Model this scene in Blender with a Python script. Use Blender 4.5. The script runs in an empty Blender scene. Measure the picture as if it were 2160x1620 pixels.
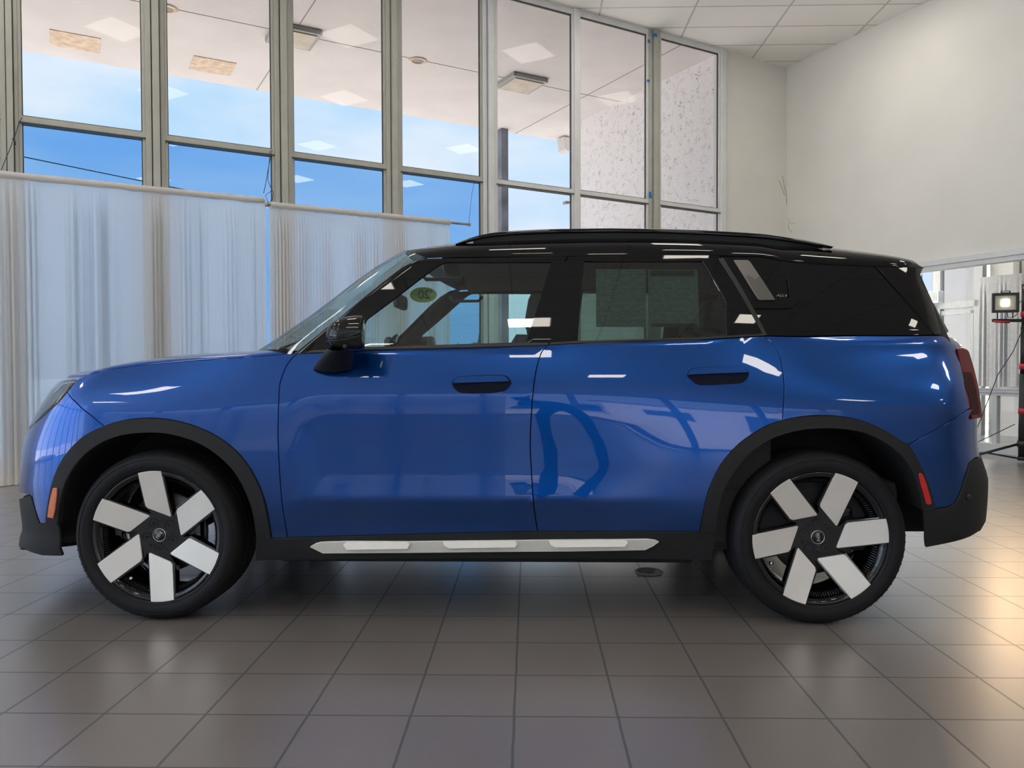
import bpy, bmesh, math, random
from mathutils import Vector, Matrix
R = math.radians
random.seed(7)
S = bpy.context.scene
COL = S.collection

# ---------------------------------------------------------------- camera, sky, sun, exposure
F_PX, PITCH, ROLL, CAM_Z = 1630.0, 0.0215, -0.0031, 1.037
cam = bpy.data.objects.new('camera', bpy.data.cameras.new('camera'))
COL.objects.link(cam)
cam.data.sensor_width = 36.0
cam.data.lens = F_PX / 2160 * 36.0
cam.data.clip_end = 400
_f = Vector((0, math.cos(PITCH), -math.sin(PITCH)))
_r = Vector((1, 0, 0)); _u = _r.cross(_f)
_r2 = math.cos(ROLL) * _r + math.sin(ROLL) * _u
_u2 = -math.sin(ROLL) * _r + math.cos(ROLL) * _u
cam.matrix_world = Matrix(((_r2.x, _u2.x, -_f.x, 0), (_r2.y, _u2.y, -_f.y, 0), (_r2.z, _u2.z, -_f.z, CAM_Z), (0, 0, 0, 1)))
S.camera = cam
CAM = Vector((0, 0, CAM_Z))

def ray(px, py):
    return _r2 * ((px - 1080) / F_PX) + _u2 * ((810 - py) / F_PX) + _f

def at_depth(px, py, Y):
    d = ray(px, py); return CAM + d * (Y / d.y)

def at_height(px, py, z):
    d = ray(px, py); return CAM + d * ((z - CAM_Z) / d.z)

S.view_settings.view_transform = 'Standard'
S.view_settings.look = 'None'
S.view_settings.exposure = 1.12
S.view_settings.gamma = 1.0
S.view_settings.use_curve_mapping = False
try:
    S.cycles.max_bounces = 10
    S.cycles.diffuse_bounces = 5
    S.cycles.glossy_bounces = 5
    S.cycles.transparent_max_bounces = 24
    S.cycles.caustics_reflective = False
    S.cycles.caustics_refractive = False
    S.cycles.sample_clamp_indirect = 6
    S.cycles.use_denoising = True
except Exception:
    pass

w = bpy.data.worlds.new('sky'); S.world = w; w.use_nodes = True
nt = w.node_tree; nt.nodes.clear()
def nn(t, k, **kw):
    n = t.nodes.new(k)
    for a, b in kw.items(): setattr(n, a, b)
    return n
out = nn(nt, 'ShaderNodeOutputWorld'); bg = nn(nt, 'ShaderNodeBackground')
tc = nn(nt, 'ShaderNodeTexCoord'); sep = nn(nt, 'ShaderNodeSeparateXYZ')
nt.links.new(tc.outputs['Generated'], sep.inputs[0])
ramp = nn(nt, 'ShaderNodeValToRGB')
cr = ramp.color_ramp
cr.elements[0].position = 0.0; cr.elements[0].color = (.62, .76, .90, 1)
cr.elements[1].position = 1.0; cr.elements[1].color = (.12, .30, .75, 1)
for p, c in ((.12, (.56, .76, .95, 1)), (.32, (.46, .72, .97, 1)), (.5, (.26, .52, .92, 1))):
    e = cr.elements.new(p); e.color = c
nt.links.new(sep.outputs['Z'], ramp.inputs[0])
mp = nn(nt, 'ShaderNodeMapping'); mp.inputs['Scale'].default_value = (1.6, 1.6, 5.0)
nt.links.new(tc.outputs['Generated'], mp.inputs[0])
nz = nn(nt, 'ShaderNodeTexNoise'); nz.inputs['Scale'].default_value = 2.2; nz.inputs['Detail'].default_value = 6
nt.links.new(mp.outputs[0], nz.inputs[0])
cl = nn(nt, 'ShaderNodeMapRange'); cl.inputs['From Min'].default_value = .40; cl.inputs['From Max'].default_value = .72; cl.inputs['To Max'].default_value = .85
nt.links.new(nz.outputs['Fac'], cl.inputs['Value'])
mx = nn(nt, 'ShaderNodeMix', data_type='RGBA'); mx.inputs['B'].default_value = (.93, .95, .98, 1)
nt.links.new(cl.outputs[0], mx.inputs['Factor']); nt.links.new(ramp.outputs[0], mx.inputs['A'])
nt.links.new(mx.outputs['Result'], bg.inputs[0]); bg.inputs[1].default_value = 2.4
nt.links.new(bg.outputs[0], out.inputs[0])

sun = bpy.data.objects.new('sun', bpy.data.lights.new('sun', 'SUN')); COL.objects.link(sun)
sun.data.energy = 19.0; sun.data.angle = R(.6); sun.data.color = (1, .94, .86)
sun.rotation_euler = (R(-32), 0, R(12))          # high sun over the forecourt

# ---------------------------------------------------------------- materials
def setin(b, name, v):
    if name in b.inputs: b.inputs[name].default_value = v

def mat(name, col, rough=.5, metal=0., spec=.5, coat=0., coat_r=.03, emit=None, emit_s=1., noise=0, nscale=20., bump=0., bscale=200., aniso=0.):
    m = bpy.data.materials.new(name); m.use_nodes = True
    t = m.node_tree; b = t.nodes['Principled BSDF']
    setin(b, 'Base Color', (*col, 1)); setin(b, 'Roughness', rough); setin(b, 'Metallic', metal)
    setin(b, 'Specular IOR Level', spec); setin(b, 'Coat Weight', coat); setin(b, 'Coat Roughness', coat_r); setin(b, 'Anisotropic', aniso)
    if emit: setin(b, 'Emission Color', (*emit, 1)); setin(b, 'Emission Strength', emit_s)
    c = nn(t, 'ShaderNodeTexCoord')
    if noise:
        n = nn(t, 'ShaderNodeTexNoise'); n.inputs['Scale'].default_value = nscale; n.inputs['Detail'].default_value = 5
        t.links.new(c.outputs['Object'], n.inputs[0])
        r = nn(t, 'ShaderNodeMapRange'); r.inputs['From Min'].default_value = .3; r.inputs['From Max'].default_value = .7
        r.inputs['To Min'].default_value = 1 - noise; r.inputs['To Max'].default_value = 1 + noise
        t.links.new(n.outputs['Fac'], r.inputs['Value'])
        v = nn(t, 'ShaderNodeVectorMath', operation='SCALE'); v.inputs[0].default_value = col
        t.links.new(r.outputs[0], v.inputs['Scale']); t.links.new(v.outputs[0], b.inputs['Base Color'])
    if bump:
        n = nn(t, 'ShaderNodeTexNoise'); n.inputs['Scale'].default_value = bscale; n.inputs['Detail'].default_value = 3
        t.links.new(c.outputs['Object'], n.inputs[0])
        bp = nn(t, 'ShaderNodeBump'); bp.inputs['Strength'].default_value = bump; bp.inputs['Distance'].default_value = .002
        t.links.new(n.outputs['Fac'], bp.inputs['Height']); t.links.new(bp.outputs[0], b.inputs['Normal'])
    return m

def glass(name, tint, refl=1.0, ior=1.5):
    m = bpy.data.materials.new(name); m.use_nodes = True
    t = m.node_tree; t.nodes.clear()
    o = nn(t, 'ShaderNodeOutputMaterial'); tr = nn(t, 'ShaderNodeBsdfTransparent'); gl = nn(t, 'ShaderNodeBsdfGlossy')
    tr.inputs[0].default_value = (*tint, 1); gl.inputs['Roughness'].default_value = .0; gl.inputs[0].default_value = (refl, refl, refl, 1)
    lw = nn(t, 'ShaderNodeLayerWeight'); lw.inputs[0].default_value = .5       # facing: 1 - |cos|
    pw = nn(t, 'ShaderNodeMath', operation='POWER'); t.links.new(lw.outputs['Facing'], pw.inputs[0]); pw.inputs[1].default_value = 5
    f0 = ((ior - 1) / (ior + 1)) ** 2 * 1.6
    fr = nn(t, 'ShaderNodeMath', operation='MULTIPLY_ADD'); t.links.new(pw.outputs[0], fr.inputs[0]); fr.inputs[1].default_value = 1 - f0; fr.inputs[2].default_value = f0
    mxs = nn(t, 'ShaderNodeMixShader')
    t.links.new(fr.outputs[0], mxs.inputs[0]); t.links.new(tr.outputs[0], mxs.inputs[1]); t.links.new(gl.outputs[0], mxs.inputs[2])
    t.links.new(mxs.outputs[0], o.inputs[0])
    return m

def paint_mat():
    m = mat('blue_metallic_paint', (.0012, .050, .25), rough=.30, metal=.94, spec=.3, coat=.85, coat_r=.015)
    t = m.node_tree; b = t.nodes['Principled BSDF']; c = nn(t, 'ShaderNodeTexCoord')
    v = nn(t, 'ShaderNodeTexVoronoi'); v.inputs['Scale'].default_value = 900
    t.links.new(c.outputs['Object'], v.inputs[0])
    r = nn(t, 'ShaderNodeMapRange'); r.inputs['To Min'].default_value = .9; r.inputs['To Max'].default_value = 1.15
    t.links.new(v.outputs['Distance'], r.inputs['Value'])
    s = nn(t, 'ShaderNodeVectorMath', operation='SCALE'); s.inputs[0].default_value = (.0012, .050, .25)
    t.links.new(r.outputs[0], s.inputs['Scale']); t.links.new(s.outputs[0], b.inputs['Base Color'])
    return m

M = {}
M['paint'] = paint_mat()
M['black'] = mat('gloss_black_paint', (.004, .004, .005), rough=.5, spec=.0, coat=.75, coat_r=.02, noise=.05)
M['trim'] = mat('dark_grey_cladding', (.014, .0145, .0165), rough=.6, spec=.3, noise=.12, nscale=60, bump=.25, bscale=700)
M['under'] = mat('black_underbody', (.004, .004, .005), rough=.8, noise=.2)
M['rubber'] = mat('tyre_rubber', (.010, .010, .012), rough=.65, spec=.25, noise=.15, nscale=40, bump=.15, bscale=300)
M['seal'] = mat('black_seal', (.008, .008, .009), rough=.5, noise=.1)
M['silver'] = mat('brushed_silver', (.76, .73, .70), rough=.42, metal=.35, aniso=.3, noise=.03, nscale=8)
M['satin'] = mat('satin_silver', (.78, .76, .72), rough=.45, metal=.35, noise=.03, nscale=30)
M['rim'] = mat('gloss_black_alloy', (.004, .004, .006), rough=.4, spec=.0, coat=1., noise=.1)
M['steel'] = mat('brake_steel', (.16, .16, .17), rough=.45, metal=.9, noise=.2)
M['red'] = mat('red_lens', (.12, .004, .007), rough=.4, spec=.25, coat=.12, noise=.12, nscale=30)
M['redref'] = mat('red_reflector', (.55, .006, .012), rough=.25, coat=1., noise=.1, nscale=80)
M['orange'] = mat('orange_reflector', (.62, .13, .01), rough=.3, coat=1., noise=.15, nscale=120)
M['chrome'] = mat('chrome', (.7, .7, .7), rough=.12, metal=1., noise=.02)
M['white'] = mat('white_plastic', (.75, .76, .78), rough=.4, noise=.03)
M['inner'] = mat('charcoal_upholstery', (.022, .022, .025), rough=.8, noise=.15, nscale=90)
M['liner'] = mat('dark_headliner', (.035, .037, .038), rough=.95, noise=.08, nscale=150)
M['screen_glass'] = glass('clear_windscreen_glass', (.80, .90, .88), .55)
M['side_glass'] = glass('tinted_side_glass', (.66, .82, .80))
M['dark_glass'] = glass('privacy_glass', (.30, .42, .38))
M['lamp_glass'] = glass('headlamp_cover', (.62, .66, .68), 1.0, 1.6)

# ---------------------------------------------------------------- mesh helpers
def link(name, me, m=None, parent=None, loc=None):
    o = bpy.data.objects.new(name, me); COL.objects.link(o)
    if m is not None: me.materials.append(m)
    if parent is not None: o.parent = parent
    if loc is not None: o.location = loc
    return o

def tag(o, label=None, cat=None, group=None, kind=None):
    if label: o['label'] = label
    if cat: o['category'] = cat
    if group: o['group'] = group
    if kind: o['kind'] = kind
    return o

def empty(name, loc=(0, 0, 0), rz=0, parent=None):
    o = bpy.data.objects.new(name, None); COL.objects.link(o); o.location = loc; o.rotation_euler = (0, 0, rz)
    if parent is not None: o.parent = parent
    return o

class MB:
    def __init__(s): s.v = []; s.f = []; s.sm = []
    def add(s, vs, fs, smooth=False):
        k = len(s.v); s.v += [tuple(v) for v in vs]; s.f += [tuple(i + k for i in f) for f in fs]; s.sm += [smooth] * len(fs); return s
    def box(s, c, d, rot=None, bevel=0.0):
        bm = bmesh.new(); bmesh.ops.create_cube(bm, size=1.0)
        for v in bm.verts: v.co = Vector((v.co.x * d[0], v.co.y * d[1], v.co.z * d[2]))
        if bevel: bmesh.ops.bevel(bm, geom=list(bm.edges), offset=bevel, segments=2, affect='EDGES', profile=.6)
        mm = Matrix.Translation(Vector(c)) @ (rot.to_4x4() if rot is not None else Matrix.Identity(4))
        bm.verts.ensure_lookup_table()
        for i, v in enumerate(bm.verts): v.index = i
        s.add([mm @ v.co for v in bm.verts], [[v.index for v in f.verts] for f in bm.faces]); bm.free(); return s
    def hull8(s, p):   # eight corners: bottom loop 0-3, top loop 4-7
        return s.add(p, [(3, 2, 1, 0), (4, 5, 6, 7), (0, 1, 5, 4), (1, 2, 6, 5), (2, 3, 7, 6), (3, 0, 4, 7)])
    def tube(s, pts, r, n=10, caps=True):
        pts = [Vector(p) for p in pts]; rs = r if isinstance(r, (list, tuple)) else [r] * len(pts)
        rings = []; prev = None
        for i, p in enumerate(pts):
            d = (pts[min(i + 1, len(pts) - 1)] - pts[max(i - 1, 0)]).normalized()
            a = prev if prev is not None and abs(prev.dot(d)) < .98 else (Vector((0, 0, 1)) if abs(d.z) < .9 else Vector((1, 0, 0)))
            x = (a - d * a.dot(d)).normalized(); y = d.cross(x); prev = x
            rings.append([p + (x * math.cos(2 * math.pi * k / n) + y * math.sin(2 * math.pi * k / n)) * rs[i] for k in range(n)])
        vs = [v for rg in rings for v in rg]
        fs = [(i * n + k, i * n + (k + 1) % n, (i + 1) * n + (k + 1) % n, (i + 1) * n + k) for i in range(len(pts) - 1) for k in range(n)]
        s.add(vs, fs, True)
        if caps: s.add(rings[0], [tuple(reversed(range(n)))]); s.add(rings[-1], [tuple(range(n))])
        return s
    def lathe(s, prof, n=64, axis='y', c=(0, 0, 0), smooth=True, a0=0, a1=2 * math.pi):
        c = Vector(c); vs = []; full = abs(a1 - a0 - 2 * math.pi) < 1e-6; m = n if full else n + 1
        for (r, h) in prof:
            for k in range(m):
                a = a0 + (a1 - a0) * k / n
                if axis == 'y': vs.append(c + Vector((r * math.cos(a), h, r * math.sin(a))))
                else: vs.append(c + Vector((r * math.cos(a), r * math.sin(a), h)))
        fs = []
        for i in range(len(prof) - 1):
            for k in range(n):
                k2 = (k + 1) % m if full else k + 1
                q = (i * m + k, i * m + k2, (i + 1) * m + k2, (i + 1) * m + k)
                fs.append(q if axis == 'y' else tuple(reversed(q)))
        return s.add(vs, fs, smooth)
    def prism(s, poly, off, inv=False):   # polygon of 3D points extruded by vector off
        n = len(poly); p = [Vector(q) for q in poly]; off = Vector(off)
        s.add(p + [q + off for q in p], [tuple(range(n)), tuple(reversed(range(n, 2 * n)))] + [((i + 1) % n, i, n + i, n + (i + 1) % n) for i in range(n)]); return s
    def build(s, name, m, parent=None, loc=None, bevel=0.0):
        me = bpy.data.meshes.new(name); me.from_pydata(s.v, [], s.f); me.update()
        me.polygons.foreach_set('use_smooth', s.sm)
        bm = bmesh.new(); bm.from_mesh(me); bmesh.ops.remove_doubles(bm, verts=bm.verts, dist=1e-6)
        bmesh.ops.recalc_face_normals(bm, faces=bm.faces); bm.to_mesh(me); bm.free()
        o = link(name, me, m, parent, loc)
        if bevel:
            b = o.modifiers.new('bevel', 'BEVEL'); b.width = bevel; b.segments = 2; b.limit_method = 'ANGLE'; b.angle_limit = R(35)
        return o

def interp(tab):
    xs = [a for a, _ in tab]; ys = [b for _, b in tab]; n = len(xs)
    d = [(ys[i + 1] - ys[i]) / (xs[i + 1] - xs[i]) for i in range(n - 1)]
    t = [d[0]] + [0 if d[i - 1] * d[i] <= 0 else 2 * d[i - 1] * d[i] / (d[i - 1] + d[i]) for i in range(1, n - 1)] + [d[-1]]
    def f(x):
        if x <= xs[0]: return ys[0]
        if x >= xs[-1]: return ys[-1]
        i = 0
        while x > xs[i + 1]: i += 1
        h = xs[i + 1] - xs[i]; s = (x - xs[i]) / h
        return ((1 + 2 * s) * (1 - s) ** 2 * ys[i] + s * (1 - s) ** 2 * h * t[i] + s * s * (3 - 2 * s) * ys[i + 1] + s * s * (s - 1) * h * t[i + 1])
    return f

def sstep(a, b, x):
    t = min(1, max(0, (x - a) / (b - a))); return t * t * (3 - 2 * t)

# ================================================================ THE SHOWROOM
WANG = R(60.5); WD = Vector((math.sin(WANG), math.cos(WANG), 0)); WN = Vector((-math.cos(WANG), math.sin(WANG), 0)); WP = Vector((-4.6, 7.1, 0))
CEIL = 5.69
def wp(t, o, z): return WP + WD * t + WN * o + Vector((0, 0, z))
def on_wall(px, py, o=0.):
    d = ray(px, py); k = WN.dot(WP + WN * o - CAM) / WN.dot(d); return CAM + d * k
def wall_t(px, py, o=0.): return (on_wall(px, py, o) - WP).dot(WD)
CORNER = Vector((4.296, 12.133, 0)); RD = Vector((.427, -.904, 0)).normalized(); RN = Vector((-RD.y * -1, 0, 0))
RN = Vector((.904, .427, 0)).normalized()        # outward from the right wall
def rp(s, o, z): return CORNER + RD * s + RN * o + Vector((0, 0, z))
def on_right(px, py, o=0.):
    d = ray(px, py); k = RN.dot(CORNER + RN * o - CAM) / RN.dot(d); return CAM + d * k
def right_s(px, py, o=0.): return (on_right(px, py, o) - CORNER).dot(RD)

def obox(mb, f, a0, a1, o0, o1, z0, z1):     # box given in wall coordinates through f(t, out, z)
    return mb.hull8([f(a0, o0, z0), f(a1, o0, z0), f(a1, o1, z0), f(a0, o1, z0), f(a0, o0, z1), f(a1, o0, z1), f(a1, o1, z1), f(a0, o1, z1)])

def struct(o, label=None):
    o['kind'] = 'structure'
    if label: o['label'] = label
    return o

# --- floor tiles and ceiling grid: procedural, measured in their own turned axes
def grid_mat(name, sx, sy, ox, oy, lw, base, line, rough, var, cell_noise=.0, micro=0., line_bump=.4, spec=.5, rough_var=0., lrough=.8):
    m = bpy.data.materials.new(name); m.use_nodes = True; t = m.node_tree; b = t.nodes['Principled BSDF']; L_ = t.links.new
    c = nn(t, 'ShaderNodeTexCoord'); s_ = nn(t, 'ShaderNodeSeparateXYZ'); L_(c.outputs['Object'], s_.inputs[0])
    def ma(op, *a):
        n = nn(t, 'ShaderNodeMath', operation=op)
        for i, x in enumerate(a):
            if isinstance(x, (int, float)): n.inputs[i].default_value = x
            else: L_(x, n.inputs[i])
        return n.outputs[0]
    wn_ = nn(t, 'ShaderNodeTexNoise'); wn_.inputs['Scale'].default_value = 9; L_(c.outputs['Object'], wn_.inputs[0])
    wob = ma('MULTIPLY', ma('SUBTRACT', wn_.outputs['Fac'], .5), lw * .5)
    masks = []; cells = []
    for ax, sc_, of in (('X', sx, ox), ('Y', sy, oy)):
        v = ma('DIVIDE', ma('SUBTRACT', ma('ADD', s_.outputs[ax], wob), of), sc_)
        cells.append(ma('FLOOR', v)); fr_ = ma('FRACT', v)
        dist = ma('MULTIPLY', ma('MINIMUM', fr_, ma('SUBTRACT', 1., fr_)), sc_)
        masks.append(ma('SUBTRACT', 1., ma('SMOOTH_MIN', ma('DIVIDE', dist, lw), 1., .3)) if False else ma('LESS_THAN', dist, lw / 2))
    line_m = ma('MAXIMUM', *masks)
    cb = nn(t, 'ShaderNodeCombineXYZ'); L_(cells[0], cb.inputs[0]); L_(cells[1], cb.inputs[1])
    wh = nn(t, 'ShaderNodeTexWhiteNoise'); L_(cb.outputs[0], wh.inputs['Vector'])
    n1 = nn(t, 'ShaderNodeTexNoise'); n1.inputs['Scale'].default_value = 1.3; n1.inputs['Detail'].default_value = 4; L_(c.outputs['Object'], n1.inputs[0])
    n2 = nn(t, 'ShaderNodeTexNoise'); n2.inputs['Scale'].default_value = 260; n2.inputs['Detail'].default_value = 2; L_(c.outputs['Object'], n2.inputs[0])
    f1 = ma('ADD', 1 - cell_noise / 2, ma('MULTIPLY', wh.outputs['Value'], cell_noise))
    f2 = ma('ADD', 1 - var / 2, ma('MULTIPLY', n1.outputs['Fac'], var)); f3 = ma('ADD', 1 - micro / 2, ma('MULTIPLY', n2.outputs['Fac'], micro))
    k = ma('MULTIPLY', f1, ma('MULTIPLY', f2, f3))
    v = nn(t, 'ShaderNodeVectorMath', operation='SCALE'); v.inputs[0].default_value = base; L_(k, v.inputs['Scale'])
    mx_ = nn(t, 'ShaderNodeMix', data_type='RGBA'); L_(line_m, mx_.inputs['Factor']); L_(v.outputs[0], mx_.inputs['A']); mx_.inputs['B'].default_value = (*line, 1)
    L_(mx_.outputs['Result'], b.inputs['Base Color'])
    r1 = ma('ADD', rough - rough_var / 2, ma('MULTIPLY', n1.outputs['Fac'], rough_var))
    mr = nn(t, 'ShaderNodeMix', data_type='FLOAT'); L_(line_m, mr.inputs['Factor']); L_(r1, mr.inputs['A']); mr.inputs['B'].default_value = lrough
    L_(mr.outputs['Result'], b.inputs['Roughness']); setin(b, 'Specular IOR Level', spec)
    h = ma('SUBTRACT', ma('MULTIPLY', n2.outputs['Fac'], micro * .35), ma('MULTIPLY', line_m, line_bump))
    bp = nn(t, 'ShaderNodeBump'); bp.inputs['Distance'].default_value = .003; bp.inputs['Strength'].default_value = .6; L_(h, bp.inputs['Height']); L_(bp.outputs[0], b.inputs['Normal'])
    return m
TYAW = -.0222
M['floor'] = grid_mat('showroom_floor_tile', .308, .308, -.1533 * .308, 7.3815 * .308, .0080, (.178, .158, .148), (.050, .046, .043), .33, .22, .16, .5, .4, spec=1.0, rough_var=.10)
for _k, _v in (('Coat Weight', .9), ('Coat Roughness', .28), ('Coat IOR', 1.6)): setin(M['floor'].node_tree.nodes['Principled BSDF'], _k, _v)
M['ceil'] = grid_mat('ceiling_tile', 1.22, .61, .94, .38, .026, (.92, .90, .87), (.60, .57, .54), .9, .06, .03, .16, .4, spec=.2, lrough=.5)
M['wall'] = mat('white_painted_wall', (.71, .70, .66), rough=.85, noise=.035, nscale=1.3, bump=.12, bscale=60)
M['frame'] = mat('beige_grey_window_frame', (.40, .40, .36), rough=.5, noise=.06, nscale=6)
M['framed'] = mat('dark_gap', (.06, .06, .055), rough=.7, noise=.1)
M['framew'] = mat('white_window_frame', (.66, .67, .68), rough=.45, noise=.05, nscale=5)
M['stucco_soffit'] = mat('pink_white_soffit', (.76, .71, .69), rough=.95, noise=.05, nscale=1.5, bump=.6, bscale=90)
M['concrete'] = mat('pale_concrete', (.55, .53, .50), rough=.9, noise=.12, nscale=.7)
M['pane'] = glass('window_pane', (.205, .205, .208), .12)
M['pane2'] = glass('end_pane', (.235, .235, .24), .12)
M['clearpane'] = glass('clear_pane', (.96, .97, .98), .9)
M['bluepane'] = glass('blue_tinted_pane', (.060, .110, .180), .20, 1.6)
M['wood'] = mat('bare_wood', (.34, .19, .09), rough=.8, noise=.25, nscale=15)

ROOM = [Vector((-9.82, 4.15, 0)), Vector((-9.82, -7, 0)), Vector((13.33, -7, 0)), Vector((4.296, 12.133, 0))]
def slab(name, poly, z, th, m, rz=0.):
    b = MB(); inv = Matrix.Rotation(-rz, 3, 'Z'); n = len(poly)
    p = [inv @ Vector((v.x, v.y, z)) for v in poly]; b.prism(p, (0, 0, th)); o = b.build(name, m); o.rotation_euler = (0, 0, rz); return o
vest = [Vector((-9.9, 4.1, 0)), Vector((-9.9, -7.1, 0)), Vector((14.6, -7.1, 0)), rp(0, 3.4, 0), rp(-.05, 0, 0) + WN * .12]
struct(slab('floor', vest, 0, -.12, M['floor'], TYAW), 'dark brown-grey square floor tiles with thin grout lines')
struct(slab('ceiling', [v + Vector((0, 0, 0)) for v in ROOM], CEIL, .25, M['ceil'], TYAW), 'white suspended ceiling of oblong tiles')

# --- glazed wall beyond the car
MUL = [(-3.70, -3.56), (-2.46, -2.32), (-1.23, -1.09), (-.045, .09), (1.146, 1.318), (2.386, 2.561), (3.63, 3.80), (4.870, 5.05), (6.205, 6.285), (7.445, 7.645), (8.79, 8.88)]
TR0, TR1 = 3.300, 3.356
n_w = 0
for i in range(len(MUL) - 1):
    a, b_ = MUL[i][1], MUL[i + 1][0]; n_w += 1
    fm = M['frame'] if i < 7 else M['framew']
    root = empty('window_%d' % n_w, wp((a + b_) / 2, 0, 0)); struct(root, 'tall shopfront window bay of the glazed wall'); root.rotation_euler = (0, 0, math.pi / 2 - WANG)
    inv = root.matrix_basis.inverted()
    inv = (Matrix.Translation(root.location) @ Matrix.Rotation(math.pi / 2 - WANG, 4, 'Z')).inverted()
    f = lambda t, o, z: inv @ wp(t, o, z)
    fw = .028
    b = MB()
    for z0, z1 in ((.10, .20), (TR0, TR1), (CEIL - .075, CEIL)): obox(b, f, a, b_, -.035, .035, z0, z1)
    obox(b, f, a, a + fw, -.03, .03, .1, CEIL); obox(b, f, b_ - fw, b_, -.03, .03, .1, CEIL)
    b.build('window_frame', fm, root, bevel=.003)
    b = MB(); obox(b, f, a + .002, b_ - .002, -.045, .05, TR0 - .012, TR0 - .001)
    obox(b, f, a + fw, b_ - fw, -.012, .012, TR1, TR1 + .012); obox(b, f, a + fw, a + fw + .008, -.012, .012, .2, CEIL - .07); obox(b, f, b_ - fw - .008, b_ - fw, -.012, .012, .2, CEIL - .07); obox(b, f, a + fw, b_ - fw, -.012, .012, CEIL - .087, CEIL - .075)
    b.build('glazing_gasket', M['framed'], root)
    b = MB(); b.add([f(a + fw, 0, TR1), f(b_ - fw, 0, TR1), f(b_ - fw, 0, CEIL - .075), f(a + fw, 0, CEIL - .075)], [(0, 1, 2, 3)]); b.build('upper_pane', M['pane'] if i < 8 else M['pane2'], root)
    b = MB(); b.add([f(a + fw, 0, .2), f(b_ - fw, 0, .2), f(b_ - fw, 0, TR0 - .01), f(a + fw, 0, TR0 - .01)], [(0, 1, 2, 3)]); b.build('lower_pane', M['bluepane'] if i < 7 else M['pane'] if i < 8 else M['pane2'], root)
for k, (a, b_) in enumerate(MUL):
    b = MB(); m_ = (a + b_) / 2; w_ = b_ - a
    fm = M['frame'] if k < 7 or k == 9 else M['framew']
    if w_ > .1:
        obox(b, wp, a, a + w_ * .30, -.045, .05, 0, CEIL); obox(b, wp, a + w_ * .36, b_ - w_ * .28, -.085, .06, 0, CEIL); obox(b, wp, b_ - w_ * .22, b_, -.045, .05, 0, CEIL)
        o = b.build('trim_%d' % (k + 1), fm, bevel=.003)
        g = MB(); obox(g, wp, a + .004, b_ - .004, -.03, .03, 0, CEIL); g.build('dark_joint', M['framed'], o)
    else:
        obox(b, wp, a, b_, -.06, .05, 0, CEIL); o = b.build('trim_%d' % (k + 1), fm, bevel=.003)
    struct(o, 'full-height window post of the glazed wall')
b = MB(); obox(b, wp, -6.1, 8.88, -.06, .06, 0, .10); struct(b.build('trim_20', M['frame']), 'low sill rail of the glazed wall')
# solid end of that wall up to the corner, plus the piece far left
b = MB(); obox(b, wp, 8.88, 10.28, -.0, .20, 0, CEIL + .2); struct(b.build('wall_far', M['wall']), 'white wall strip between the glazing and the room corner')
b = MB(); obox(b, wp, 8.88, 8.915, -.03, .0, 0, CEIL); struct(b.build('trim_21', M['framew']), 'white end trim of the glazed wall')
b = MB(); obox(b, wp, -6.2, -3.70, -.0, .20, 0, CEIL + .2); b.build('wall_far_left', M['wall'])['kind'] = 'structure'
# strip of bare wood by the leftmost post
b = MB(); t0 = wall_t(4, 200, .1); t1 = wall_t(12, 200, .1); obox(b, wp, t0, t1, .07, .11, 0, on_wall(8, 50, .1).z); tag(b.build('wooden_batten', M['wood']), 'narrow bare wood batten upright beside the leftmost window post', 'batten')
# bits of blue painter's tape on the posts
M['tape'] = mat('blue_masking_tape', (.015, .16, .42), rough=.7, noise=.1)
for k, (x0, x1, y0, y1, o_, lab) in enumerate([(1376, 1387, 68, 76, -.088, 'blue masking tape wrapped over the very top of the window post'), (1367, 1372, 82, 90, -.05, 'small blue tape scrap just under the top of the white window frame'),
                                   (1364.5, 1371, 166, 172, -.05, 'torn blue tape scrap on the white frame some way down from the top'), (1369, 1375, 403, 418, -.05, 'blue tape strip on the post beside the horizontal transom')]):
    a = wall_t(x0, y0, o_); b_ = wall_t(x1, y0, o_); z1 = on_wall(x0, y0, o_).z; z0 = on_wall(x0, y1, o_).z
    b = MB(); b.add([wp(a, o_, z0 + .01), wp(b_, o_, z0), wp(b_ - .01, o_, z1), wp(a, o_, z1 - .01), wp(a, o_ + .002, z0 + .01), wp(b_, o_ + .002, z0), wp(b_ - .01, o_ + .002, z1), wp(a, o_ + .002, z1 - .01)], [(0, 1, 2, 3), (7, 6, 5, 4), (0, 4, 5, 1), (1, 5, 6, 2), (2, 6, 7, 3), (3, 7, 4, 0)])
    tag(b.build('masking_tape', M['tape']), lab, 'tape')

# --- right wall: white above a glazed screen
HZ = 2.25; S0 = 1.2; S1 = 7.4
b = MB(); obox(b, rp, -.1, 21.3, 0, .18, HZ + .10, CEIL + .2); obox(b, rp, -.1, S0, 0, .18, 0, HZ + .10); obox(b, rp, S1, 21.3, 0, .18, 0, HZ + .1)
struct(b.build('wall_right', M['wall']), 'tall plain white wall above the glazed screen')
b = MB(); obox(b, rp, S0, S1, -.03, .10, HZ, HZ + .06); obox(b, rp, S0, S1, -.045, .12, HZ + .06, HZ + .13); struct(b.build('trim_22', M['framew'], bevel=.004), 'white header trim under the right wall')
sv = right_s(2099.5, 880); rail_z = (.685, .77)
b = MB(); obox(b, rp, S0, S1, -.02, .05, rail_z[0], rail_z[0] + .035); obox(b, rp, S0, S1, -.035, .06, rail_z[0] + .035, rail_z[1] - .01); obox(b, rp, S0, S1, -.045, .07, rail_z[1] - .012, rail_z[1]); obox(b, rp, S0, S1, -.04, .06, 0, .12)
for s_ in (S0 + .03, sv, sv + 1.9, S1 - .03): obox(b, rp, s_ - .028, s_ + .028, -.02, .05, .1, rail_z[0])
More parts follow.
